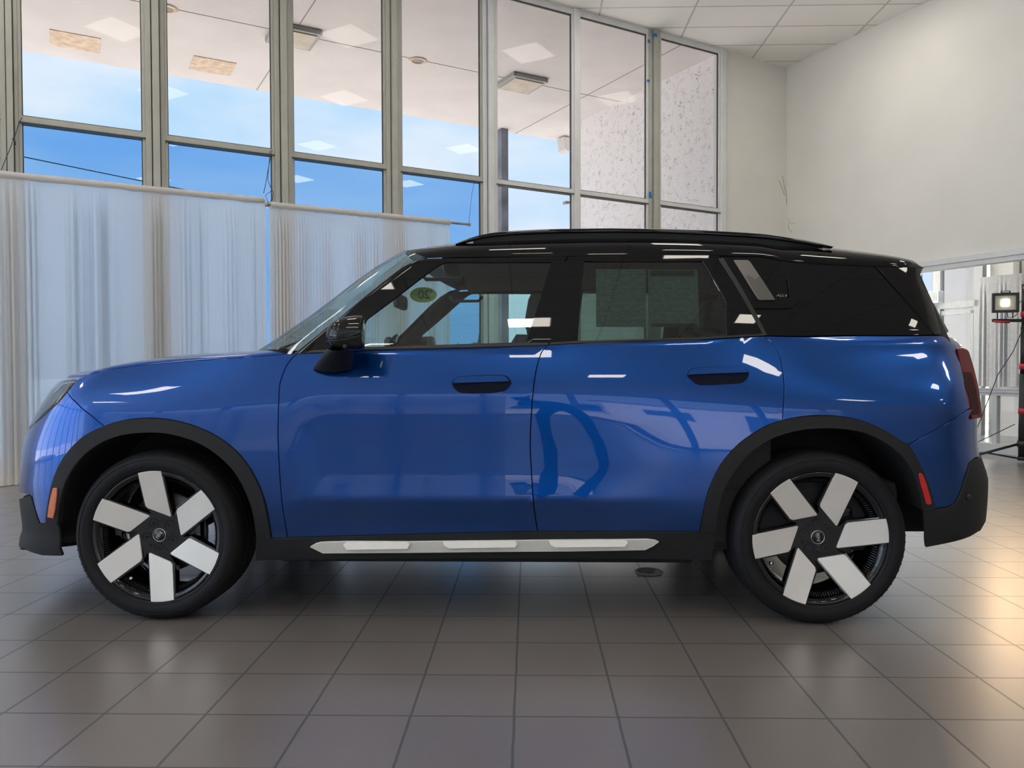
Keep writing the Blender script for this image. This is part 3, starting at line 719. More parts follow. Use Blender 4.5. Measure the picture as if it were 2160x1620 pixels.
quarter = Panel().add(H(DOOR_GAP_R) + H([p for p in ARCH_RO if 1652 < p[0] < 1916]) + H(REAR_SEAM) + H([(2045.4, 862), (2036, 818.5), (2029, 780.5), (2019.6, 734), (2030, 731)]) + [(U1 - .12, 1.115), (U1 - .12, 1.14)] + H([(1996, 709)]) + H(BELT_Q[::-1])).build('rear_quarter_panel', M['paint'])
# tailgate skin below the rear window, between the lamps
def tailpoly(z0, z1, k0=.55, k1=1.0):
    return [(U1 - UR * (1 - k0), z0), (U1 - UR * (1 - k1), z0), (U1 - UR * (1 - k1), z1), (U1 - UR * (1 - k0), z1)]
Panel().add(tailpoly(.84, 1.10, .62), off=-.012).build('tailgate', M['paint'])

# --- grey cladding
FC = H([(543, 1137)])
farch = Panel().add(H(ARCH_FO) + H(ARCH_FI[::-1]), off=.012, gap=.001, depth=.03, su=.04, sz=.03).build('front_arch_moulding', M['trim'])
rarch = Panel().add(H(ARCH_RO) + H(ARCH_RI[::-1]), off=.012, gap=.001, depth=.03, su=.04, sz=.03).build('rear_arch_moulding', M['trim'])
sill = Panel().add(H([(540, 1137), (572, 1135.5), (607, 1134.5), (700, 1131.5), (864, 1127.5), (1000, 1124), (1134, 1121), (1300, 1121), (1477, 1121.5), (1508, 1123), (1502, 1180), (1300, 1177), (1095.6, 1176.4), (817.8, 1177.8), (586, 1180), (540, 1181.5)]), off=.006, gap=.001, depth=.05).build('side_skirt', M['trim'])
z_l = H([(36.7, 1148)])[0][1]
flow = Panel().add(H([(40, 1046), (66.5, 1045), (84, 1103), (100, 1105), (125, 1107), (127, 1156), (133, 1172), (90, 1171), (50, 1156), (36.7, 1148)]) + [(U0, z_l), (U0, .47)], off=.003, gap=.001, depth=.012).build('front_bumper_cladding', M['trim'])
rlow = Panel().add(H([(1947, 1077), (1971, 1073), (1998.4, 1069.3), (2013.5, 1061.7), (2022.6, 1043.6), (2034.7, 1007), (2043.8, 977), (2056, 966.5), (2063, 966)]) + [(U1, H([(2063, 966)])[0][1]), (U1, .33)] + H([(2060, 1120), (2042, 1131), (1993, 1145.6), (1951, 1154), (1949, 1140)]), off=.006, depth=.012).build('rear_bumper_cladding', M['trim'])
# inserts
def stripe(pts, off, name, m, par, depth=.012, gap=.0, **kw): return Panel().add(H(pts), off=off, gap=gap, depth=depth, su=.05, sz=.02, **kw).build(name, m, par)
stripe([(656.7, 1150), (668, 1143.5), (679, 1140.7), (734.4, 1139), (864, 1139.5), (938, 1138.4), (1086, 1137), (1160, 1136), (1317.8, 1134.7), (1364, 1134), (1380, 1136), (1388, 1139.4), (1376, 1148), (1359.4, 1156), (1200, 1159), (1049, 1160), (860, 1162), (683.5, 1163)], .020, 'silver_insert', M['satin'], sill)
for a in ([(727.5, 1144), (736, 1138.5), (860, 1139), (866, 1143), (862, 1151), (735, 1152.5)], [(936, 1139), (1086, 1137), (1091, 1142), (1087, 1148), (948, 1149.5), (939, 1145)], [(1158, 1136.5), (1318, 1134.5), (1323, 1139), (1316, 1146), (1170, 1147.5), (1161, 1143)]):
    zz = [h[1] for h in H(a)]; z0_, z1_ = min(zz), max(zz)
    stripe(a, (lambda u, z, z0_=z0_, z1_=z1_: .036 - .014 * (z - z0_) / (z1_ - z0_)), 'raised_pad', M['satin'], sill, depth=.012, tilt=.45)
sl = stripe([(119, 1028), (127, 1027), (126, 1045), (122, 1075), (118.5, 1090), (108, 1088), (110, 1070), (114, 1048)], .018, 'side_marker', M['orange'], farch, depth=.007)
stripe([(1934, 1000), (1937, 996.5), (1942, 999), (1949, 1018), (1957, 1045), (1960.5, 1058), (1957, 1062), (1950, 1060.5), (1944, 1040), (1937, 1015)], .018, 'red_reflector', M['redref'], rarch, depth=.007)
# parking sensor
for s_, par in zip((1, -1), rlow):
    u, z = hit(2039.5, 1046.5); p = pt(u, z); n = nrm(u, z); p.y *= s_; n.y *= s_
    b = MB(); q = n.to_track_quat('Z', 'Y').to_matrix(); b.lathe([(0, .004), (.0085, .004), (.011, 0)], 20, 'z')
    b.v = [tuple(q @ Vector(v) + p + n * .009) for v in b.v]; b.build('parking_sensor', M['seal'], par)

# --- lights
hl = Panel().add(H([(143.5, 824), (122.5, 850), (94, 876), (69.4, 897), (62.6, 903), (59.5, 902), (70, 880), (90, 850), (114, 818), (126.8, 805.5), (145, 802), (162, 800)]), off=.004, gap=.001).build('headlight', M['lamp_glass'])
Panel().add(H([(143.5, 824), (122.5, 850), (94, 876), (69.4, 897), (62.6, 903), (59.5, 902), (70, 880), (90, 850), (114, 818), (126.8, 805.5), (145, 802), (162, 800)]), off=-.014, gap=.002, fold=False).build('lamp_housing', M['rim'], hl)
Panel().add(H([(135, 808), (146, 806), (120, 838), (95, 862), (76, 880), (68, 890), (66, 886), (84, 862), (108, 834)]), off=-.009, gap=0., fold=False).build('daylight_strip', M['chrome'], hl)
TLP = [(2019.6, 735, 0), (2032, 733.5, .25), (2041, 737, .5), (2045, 742, .7), (2050, 758, .75), (2056, 778, .8), (2064.4, 813, .9), (2070, 850, 1), (2072.6, 875, 1), (2071, 881.5, .95), (2051, 885, .2), (2045.4, 862, 0), (2036, 818.5, 0), (2029, 780.5, 0)]
_l0 = pt(*hit(2019.6, 737)).y; _l1 = pt(*hit(2047, 880)).y
def lamp_solid(pts, y0, dy, thick, s_):
    f_ = []
    for px, py, k in pts:
        v = (py - 735) / 150; q = on_y(px, py, _l0 + (_l1 - _l0) * v - .014 + y0 + dy * (px - 2019.6 - 29.4 * v) / 40); f_.append(Vector((q.x, q.y * s_, q.z)))
    return MB().prism(f_, (0, thick * s_, 0))
tl = [lamp_solid(TLP, 0, .07, .14, s_).build('tail_light', M['red'], CAR, bevel=.006) for s_ in (1, -1)]
for s_, par in zip((1, -1), tl):
    lamp_solid([(2027, 785, .1), (2049, 785, .55), (2058, 815, .75), (2066, 860, .9), (2066, 873, .9), (2052, 875, .3), (2043, 832, .15)], -.003, .07, .004, s_).build('dark_lens', mat('dark_red_lens', (.035, .002, .004), rough=.5, spec=.15, noise=.1), par)

# ================================================================ glasshouse, roof, bonnet
# body-side glasshouse pieces (all on the same skin)
def fill(name, polys, m, parent=CAR, off=0., gap=0., depth=.012, **kw):
    P = Panel()
    for p in polys: P.add(H(p), off=off, gap=gap, depth=depth, **kw)
    return P.build(name, m, parent)
AP_OUT = [(622, 748), (652, 724), (690, 693), (727, 664), (767, 630), (807, 596.5), (850, 565), (878, 550), (899, 544.4)]
# door window frame: front
fill('window_frame', [
    [(640, 745), (700, 692), (760, 643), (820, 596), (868, 560), (899, 546), (1180, 541), (1196, 541), (1196, 545), (1190, 551.5), (1163, 552.4), (939.3, 552.4), (926, 558), (880, 592), (830, 631), (775, 672), (765, 690), (766, 741)],
    [(766, 741), (768, 734.5), (860, 731), (955, 727.6), (1040, 725), (1110, 722.8), (1125, 676), (1142, 621), (1163, 552.4), (1190, 551.5), (1197, 552), (1186, 600), (1172, 660), (1162, 700), (1157, 727.5), (955.6, 733.5), (772, 738.5)]], M['black'], fdoor)
FGLASS = [(939.3, 552.4), (1163, 552.4), (1142, 621), (1125, 676), (1110, 722.8), (1040, 725), (955, 727.6), (860, 731), (768, 734.5), (765, 690), (775, 672), (830, 631), (880, 592), (926, 558)]
fill('window_glass', [FGLASS], M['side_glass'], fdoor, off=-.006, fold=False)
fill('belt_moulding', [[(640, 745.5), (742, 742), (772, 739), (955.6, 734.5), (1156, 728.6), (1156, 725), (1110, 722.5), (955, 727.3), (768, 734), (742, 738), (660, 741)]], M['seal'], fdoor, off=.006)
fill('window_frame', [
    [(1157, 727.5), (1162, 700), (1172, 660), (1186, 600), (1197, 552), (1198, 541), (1396, 538.5), (1518, 539), (1522, 548), (1550, 591), (1575, 633), (1600, 678), (1614, 705), (1612, 709), (1533, 712), (1533, 707), (1533.5, 644), (1528, 629), (1512, 600), (1482, 550.2), (1233, 550.4), (1227, 600), (1222, 660), (1218.5, 720)],
    [(1157, 727.5), (1218.5, 720), (1352, 716.5), (1485, 712), (1533, 709), (1533, 712), (1485, 716), (1352, 720.5), (1198, 725.6)]], M['black'], rdoor)
RGLASS = [(1233, 550.4), (1482, 550.2), (1512, 600), (1528, 629), (1533.5, 644), (1533, 709), (1485, 712), (1352, 716.5), (1218.5, 720), (1222, 660), (1227, 600)]
rgl = fill('window_glass', [RGLASS], M['dark_glass'], rdoor, off=-.006, fold=False)
fill('belt_moulding', [[(1159, 728), (1198, 725.2), (1352, 720), (1485, 715.6), (1612, 708.5), (1606, 705), (1485, 711.6), (1352, 716), (1218, 719.8), (1163, 723)]], M['seal'], rdoor, off=.006)
fill('pillar_seal', [[(1515, 546), (1525, 544.5), (1560, 600), (1600, 672), (1617, 706), (1610, 708), (1578, 648), (1540, 585)]], M['seal'], rdoor, off=.003)
# rear side glass, spoiler blade and the silver pillar trim
sq = fill('rear_side_window', [[(1522, 541), (1603.7, 542), (1663, 552), (1740, 558), (1841.7, 562.4), (1848, 567), (1910, 635), (1966, 700), (1968, 706), (1900, 707), (1790, 707), (1700, 709), (1618, 708), (1600, 676), (1560, 604), (1530, 553)]], M['black'], CAR, off=.0, gap=.0015)
fill('window_side_blade', [[(1848, 562.8), (1900, 564), (1946, 566), (1940, 580), (1941, 588), (1948, 606), (1966, 636), (1990, 680), (2000, 699), (1994, 706), (1972, 706), (1912, 635)]], M['black'], CAR, off=.002, gap=.0015)
fill('silver_trim', [[(1547.5, 551), (1576, 551), (1581, 555), (1605, 591), (1633, 633.7), (1602, 634), (1598, 632), (1573, 592)]], mat('smoked_silver_trim', (.17, .155, .145), rough=.4, metal=.3, noise=.04), sq, off=.010, depth=.009)
fill('mesh_field', [[(1572, 586), (1577, 583), (1591, 592), (1598.5, 585.5), (1605, 591), (1632, 632.8), (1602, 633), (1598.5, 631)]], mat('perforated_silver', (.10, .096, .09), rough=.5, metal=.3, noise=.55, nscale=1300), sq, off=.0112, depth=.001)
for pts, o_ in (([(1589, 651.5), (1600, 645), (1634, 641), (1655, 637), (1664, 629), (1662, 600), (1660, 588), (1671, 587), (1679, 606), (1687, 634), (1686, 638), (1669, 650), (1667, 651), (1640, 652)], .009),):
    fill('moulded_rib', [pts], M['black'], sq, off=o_, depth=.009)

# the badge lettering on the rear side window
def text_mesh(s, size, extrude=.0006, shear=0.):
    c = bpy.data.curves.new('t', 'FONT'); c.body = s; c.size = size; c.extrude = extrude; c.align_x = 'CENTER'; c.align_y = 'CENTER'; c.shear = shear
    o = bpy.data.objects.new('t', c); COL.objects.link(o); dg = bpy.context.evaluated_depsgraph_get(); dg.update()
    me = bpy.data.meshes.new_from_object(o.evaluated_get(dg)); bpy.data.objects.remove(o); bpy.data.curves.remove(c); return me
me = text_mesh('ALL4', .0165, shear=.4)
for v in me.vertices: v.co.x *= 1.25
for side in (0, 1):
    u, z = hit(1647, 624.5); p = pt(u, z); n = nrm(u, z); s_ = 1 - 2 * side
    p.y *= s_; n.y *= s_
    o = link('badge_lettering', me if side == 0 else me.copy(), M['chrome'] if side == 0 else None, sq[side])
    z_ = n; x_ = Vector((s_, 0, 0)); x_ = (x_ - z_ * x_.dot(z_)).normalized(); y_ = z_.cross(x_)
    o.matrix_local = Matrix(((x_.x, y_.x, z_.x, p.x + n.x * .004), (x_.y, y_.y, z_.y, p.y + n.y * .004), (x_.z, y_.z, z_.z, p.z + n.z * .004), (0, 0, 0, 1)))

# --- grid sheets with analytic-looking normals
def sheet(name, rows, m, parent=CAR, closed=False):
    nr, nc = len(rows), len(rows[0]); vs = [v for r in rows for v in r]
    fs = [(i * nc + j, i * nc + j + 1, (i + 1) * nc + j + 1, (i + 1) * nc + j) for i in range(nr - 1) for j in range(nc - 1)]
    me = bpy.data.meshes.new(name); me.from_pydata([tuple(v) for v in vs], [], fs); me.polygons.foreach_set('use_smooth', [True] * len(fs)); me.update()
    return link(name, me, m, parent)

# roof: from the left roof line over the crown to the right one
RL = [pt(*h) for h in H(ROOF_LINE)]
rl_z = interp([(p.x, p.z) for p in RL]); rl_w = interp([(p.x, -p.y) for p in RL]); RX0, RX1 = RL[0].x, RL[-1].x
def fit_crown(rows, edge_z, edge_w, x0, x1, n_, ymin=.0):
    """crown height so that the outline of the rounded top touches the traced points"""
    res = []
    for px, py in rows:
        d = car_ray(px, py); lo, hi = 0., .35
        for _ in range(20):
            h = (lo + hi) / 2; best = -9; bx = 0
            for k in range(80):
                y = -.9 + .9 * k / 79
                p = _c0 + d * ((y - _c0.y) / d.y)
                if not x0 <= p.x <= x1: continue
                w_ = edge_w(p.x)
                if -y > w_: continue
                g = edge_z(p.x) + h * max(0, 1 - (abs(y) / w_) ** n_) ** (1 / n_) - p.z
                if g > best: best = g; bx = p.x
            if best > 0: hi = h
            else: lo = h
        if bx: res.append((bx, (lo + hi) / 2))
    res.sort(); return res
NR_ = 2.3
rc = fit_crown([(925, 525), (960, 518), (1000, 512), (1038.5, 508), (1120, 503), (1240, 499.5), (1340, 499.5), (1435, 501.5), (1520, 506), (1604, 512.5), (1680, 517), (1740, 522.5), (1817, 531), (1870, 539), (1910, 547)], rl_z, rl_w, RX0, RX1, NR_)
print('CROWN', [(round(a, 2), round(b, 3)) for a, b in rc])
roof_h = interp([(RX0, rc[0][1] * .9)] + rc[1:] + [(RX1 + .001, .012)])
def roof_pt(x, t):           # t 0 left edge .. 1 right edge
    a = math.pi * t; w_ = rl_w(x); c, s_ = math.cos(a), math.sin(a)
    y = -w_ * math.copysign(abs(c) ** (2 / NR_), c); z = rl_z(x) + roof_h(x) * abs(s_) ** (2 / NR_)
    return Vector((x, y, z))
def roof_front(t): return RX0 - .09 * (1 - (2 * t - 1) ** 2)
rows = []
for i in range(61):
    s_ = i / 60
    rows.append([roof_pt(max(RX0, 0) + (RX1 - RX0) * s_, j / 48) + Vector((-(.16 * (1 - abs(2 * j / 48 - 1) ** 2.2)) * max(0, 1 - s_ * 4) ** 2, 0, 0)) for j in range(49)])
roof = sheet('roof', rows, M['black'])
# roof side rounding strip and drip line
# spoiler underside: closes the roof's tail
RT = [roof_pt(RX1, j / 48) for j in range(49)]
sheet('spoiler_underside', [RT, [v + Vector((-.03, 0, -.028)) for v in RT], [v + Vector((-.12, 0, -.04)) for v in RT]], M['black'], roof)
b = MB().tube([roof_pt(x, .035) + Vector((0, -.001, .0)) for x in [RX0 + (RX1 - RX0) * k / 40 for k in range(41)]], .0035, 6)
# seam between roof and spoiler
# bonnet: from fender line over the crown
FL = [pt(*h) for h in H(FENDER_TOP)]
ft = H(FENDER_TOP)
nose = [(U0 + (ft[0][0] - U0) * k / 10, ft[0][1] - .004 * (1 - k / 10)) for k in range(10)]
edge = [pt(a, b_) for a, b_ in nose] + [pt(a, b_) for a, b_ in densify(ft)[:-1] if a >= ft[0][0] - 1e-6]
edge = [e for k, e in enumerate(edge) if k == 0 or e.x > edge[k - 1].x + 1e-4]
bz = interp([(e.x, e.z) for e in edge]); bw = interp([(e.x, max(.001, -e.y)) for e in edge]); BX0, BX1 = edge[0].x, edge[-1].x
bc = fit_crown([(200, 781), (237, 772.8), (305, 761), (360, 754.5), (407, 749.5), (470, 745.5), (530, 743), (584, 741)], bz, bw, BX0 + .01, BX1, 2.6)
print('BONNET', BX0, BX1, [(round(a, 2), round(b, 3)) for a, b in bc])
bon_h = interp([(BX0, .0), (BX0 + .06, .012)] + [(a, min(b_, .09)) for a, b_ in bc if a > BX0 + .1])
def bon_pt(x, t):
    a = math.pi * t; c, s_ = math.cos(a), math.sin(a); n_ = 2.6
    return Vector((x, -bw(x) * math.copysign(abs(c) ** (2 / n_), c), bz(x) + bon_h(x) * abs(s_) ** (2 / n_)))
rows = []
for i in range(50):
    k = i / 49; x = BX0 + (BX1 - BX0) * (1 - math.cos(k * math.pi / 2)) if k < 1 else BX1
    rows.append([bon_pt(x, j / 44) + Vector((-.20 * math.sin(math.pi * j / 44) ** .8 * k ** 3, 0, 0)) for j in range(45)])
bonnet = sheet('bonnet', rows, M['paint'])
# windscreen and its black surround
AP = [pt(*h) for h in H(AP_OUT)]
top_c = roof_pt(RX0, .5) + Vector((-.16, 0, 0))
L = len(AP); ws = []
for i, p in enumerate(AP):
    s_ = i / (L - 1); row = []
    for j in range(33):
        t = j / 32; a = math.pi * t; c, sn = math.cos(a), math.sin(a); y = p.y * math.copysign(abs(c) ** (2 / NR_), c); q = 1 - abs(2 * t - 1) ** 2.2
        row.append(Vector((p.x - q * (.33 * (1 - s_) + .16 * s_), y, p.z + (.012 * (1 - s_) + roof_h(RX0) * s_ ** 3) * abs(sn) ** (2 / NR_))))
    ws.append(row)
wscreen = sheet('windscreen', ws, M['screen_glass'])
# a-pillar outer skin: wraps from windscreen edge round onto the door frame
PO = H(AP_OUT); PI_ = H([(642, 744.5), (665, 724), (706, 690), (746, 657), (786, 624), (826, 594), (866, 565), (890, 550), (903, 545)])
for s_ in (1, -1):
    rows = []
    for a, b_ in zip(PO, PI_):
        pa = pt(*a); pb = pt(*b_); na = nrm(*a)
        c = pa + Vector((-.012, .035, .004)); r_ = [c, pa + Vector((-.006, .012, .004)), pa + Vector((0, -.001, 0)), (pa + pb) / 2 + na * .002, pb]
        rows.append([Vector((v.x, v.y * s_, v.z)) for v in r_])
    sheet('windscreen_pillar', rows, M['black'])
# cowl between bonnet and windscreen, wiper
be = rows_c = [[bon_pt(BX1, j / 44) + Vector((-.20 * math.sin(math.pi * j / 44) ** .8 - .01, 0, -.006)) for j in range(45)]]
lastb = [Vector((AP[0].x - (1 - abs(2 * j / 44 - 1) ** 2.4) * .31 + .02, AP[0].y * (1 - 2 * j / 44), AP[0].z - .01)) for j in range(45)]
sheet('cowl_panel', [be[0], [(a + b_) / 2 + Vector((0, 0, -.012)) for a, b_ in zip(be[0], lastb)], lastb], M['seal'])
wb = MB(); p0 = on_y(591, 739, -.45); wb.tube([p0, on_y(596, 734, -.42), on_y(604, 738, -.38), on_y(612, 741, -.33)], .009, 8); wb.tube([on_y(596, 734, -.42), on_y(640, 716, -.1)], .006, 6)
wb.build('windscreen_wiper', M['seal'], CAR)
# roof rails
def rail(s_):
    T = [(961, 515), (985, 504.4), (1020.7, 494), (1074, 487.3), (1163, 483.3), (1240, 482), (1307, 481.5), (1400, 483), (1485, 486), (1603.7, 493), (1677.8, 503.5), (1720, 511.5), (1757.5, 521)]
    Bt = [(963, 516), (990, 509), (1024, 501.5), (1076, 496), (1163, 492), (1240, 490.5), (1307, 490), (1400, 491.5), (1485, 495), (1603.7, 502), (1676, 511), (1718, 517.5), (1755, 522.5)]
    T = spline(T, 4); Bt = spline(Bt, 4); rows = []
    for a, b_ in zip(T, Bt):
        t_ = on_y(*a, -.60); q = on_y(*b_, -.615)
        ring = [Vector((t_.x, -.585, t_.z - .003)), Vector((t_.x, -.60, t_.z)), Vector((t_.x, -.612, (t_.z * .8 + q.z * .2))), Vector((q.x, -.618, q.z + .004)), Vector((q.x, -.612, q.z)), Vector((q.x, -.585, q.z)), Vector((t_.x, -.585, t_.z - .003))]
        rows.append([Vector((v.x, v.y * s_, v.z)) for v in ring])
    o = sheet('roof_rail', rows, M['black'])
    nr_ = len(rows); wr = [[Vector((q[4].x, q[4].y * .99, q[4].z + .006)), Vector((q[4].x, q[4].y * .97, q[4].z - .035 * min(1, (nr_ - 2 - k) / 9)))] for k, q in enumerate(rows) if 5 <= k < nr_ - 2]
    sheet('rail_gap_shade', wr, M['seal'], o)  # dark sheet closing the slot under the rail, in place of its shade
for s_ in (1, -1): rail(s_)

# ---------------------------------------------------------------- underside, wheel wells, cabin
MB().box((1.34, 0, .235), (1.75, 1.5, .05), bevel=.01).build('floor_pan', M['under'], CAR)
MB().box((-.62, 0, .36), (.3, 1.2, .22), bevel=.03).build('front_subframe', M['under'], CAR)
MB().box((3.2, 0, .40), (.34, 1.3, .16), bevel=.03).build('rear_subframe', M['under'], CAR)
MB().tube([(0, -.75, .33), (0, .75, .33)], .035, 10).tube([(2.69, -.75, .33), (2.69, .75, .33)], .04, 10).build('axle', M['under'], CAR)
for arc, xc in ((ARCH_FI, 0.), (ARCH_RI, 2.69)):
    a = [pt(*h) for h in H(arc)]
    for s_ in (1, -1):
        rows = [[Vector((p.x, s_ * (p.y + .0), p.z)), Vector((p.x, s_ * -.80, p.z + .006)), Vector((p.x, s_ * -.5, p.z + .006))] for p in a]
        o = sheet('wheel_arch_liner', rows, M['under'])
        # inner wall of the well
        k = MB(); c = Vector((xc, s_ * -.50, .36)); ring = [r_[2] for r_ in rows]
        k.add([c] + ring, [(0, i, i + 1) for i in range(1, len(ring))]); k.build('arch_inner_wall', M['under'], o)
# flanks inside the cabin, floor of the cabin
MB().box((1.75, 0, .42), (2.6, 1.62, .3), bevel=.05).build('cabin_floor', M['inner'], CAR)
hd = [[Vector((RX0 + .06 + (RX1 - RX0 - .16) * i / 20, 0, 0)) for j in range(17)] for i in range(21)]
for i in range(21):
    for j in range(17):
        q = roof_pt(RX0 + .06 + (RX1 - RX0 - .16) * i / 20, .04 + .92 * j / 16); hd[i][j] = Vector((q.x, q.y * .97, q.z - .035))
sheet('headliner', hd, M['liner'])
dash = MB(); D = [(.36, 1.02), (.46, 1.06), (.62, 1.075), (.80, 1.05), (.88, .99), (.88, .82), (.74, .6), (.5, .5)]
rows = [[Vector((x, -.72 + 1.44 * j / 12, z + .015 * math.sin(math.pi * j / 12))) for x, z in D] for j in range(13)]
dash_o = sheet('dashboard', rows, M['inner'])
sw = MB(); n = 40
swc = on_y(842, 742, -.42); 
ring = [Vector((0, .185 * math.cos(2 * math.pi * k / n), .185 * math.sin(2 * math.pi * k / n))) for k in range(n + 1)]
rot = Matrix.Rotation(R(-24), 3, 'Y'); c = Vector((swc.x + .02, -.38, 1.0))
sw.tube([rot @ v + c for v in ring], .015, 8, caps=False)
sw.tube([rot @ Vector((0, -.17, 0)) + c, rot @ Vector((0, .17, 0)) + c], .018, 8); sw.tube([c, rot @ Vector((0, 0, -.17)) + c], .018, 8); sw.tube([c, c + rot @ Vector((-.25, 0, 0))], .04, 10)
sw.build('steering_wheel', M['inner'], CAR)
scr = MB().lathe([(0, -.008), (.115, -.008), (.12, 0), (.115, .008), (0, .008)], 40, 'z'); so = scr.build('round_display', M['rim'], dash_o); so.location = (.80, 0, 1.10); so.rotation_euler = (0, R(-72), 0)
def seat(name, x, y, wd, hr=True):
    b = MB(); b.box((x, y, .62), (.52, wd, .16), Matrix.Rotation(R(-6), 3, 'Y'), bevel=.05)
    o = b.build(name, M['inner'], CAR)
    MB().box((x + .33, y, .90), (.14, wd * .94, .58), Matrix.Rotation(R(16), 3, 'Y'), bevel=.05).build('backrest', M['inner'], o)
    if hr: MB().box((x + .44, y, 1.29), (.09, min(.27, wd * .55), .17), Matrix.Rotation(R(10), 3, 'Y'), bevel=.035).tube([(x + .42, y - .06, 1.15), (x + .43, y - .06, 1.24)], .007, 6).tube([(x + .42, y + .06, 1.15), (x + .43, y + .06, 1.24)], .007, 6).build('headrest', M['inner'], o)
seat('front_seat', 1.12, -.37, .50); seat('front_seat', 1.12, .37, .50)
for y in (-.42, 0, .42): seat('rear_seat', 2.0, y, .42)
MB().box((2.95, 0, 1.07), (.75, 1.3, .02), bevel=.005).build('parcel_shelf', M['inner'], CAR)
for s_ in (1, -1):
    # inner door trims and pillars
    MB().box((.95, s_ * -.79, .80), (1.1, .05, .55), bevel=.02).box((2.05, s_ * -.79, .80), (.95, .05, .55), bevel=.02).build('door_trim', M['inner'], CAR)
    q = MB(); q.hull8([(1.60, s_ * -.80, 1.10), (1.72, s_ * -.80, 1.10), (1.72, s_ * -.74, 1.10), (1.60, s_ * -.74, 1.10), (1.70, s_ * -.68, 1.50), (1.78, s_ * -.68, 1.50), (1.78, s_ * -.62, 1.48), (1.70, s_ * -.62, 1.48)]); q.build('centre_pillar_trim', M['liner'], CAR)
    q = MB(); q.hull8([(2.95, s_ * -.74, 1.12), (3.30, s_ * -.72, 1.12), (3.30, s_ * -.68, 1.12), (2.95, s_ * -.70, 1.12), (2.7, s_ * -.64, 1.48), (3.2, s_ * -.62, 1.46), (3.2, s_ * -.58, 1.46), (2.7, s_ * -.60, 1.48)]); q.build('rear_pillar_trim', M['liner'], CAR)
    MB().tube([(1.05, s_ * -.60, 1.455), (1.07, s_ * -.57, 1.43), (1.22, s_ * -.57, 1.43), (1.24, s_ * -.60, 1.455)], .009, 8).build('grab_handle', M['liner'], CAR)
# rear window of the tailgate
Panel().add([(U1 - .34, 1.15), (U1, 1.15), (U1, 1.44), (U1 - .34, 1.44)], off=-.012, gap=0, fold=False).build('rear_window', M['black'])
# mirror inside with the year sticker on the windscreen
q = MB(); q.box(tuple(on_y(845, 637, -.02)), (.04, .24, .075), bevel=.02); q.tube([on_y(845, 637, -.02), on_y(835, 622, -.02)], .012, 8); q.build('interior_mirror', M['inner'], CAR)

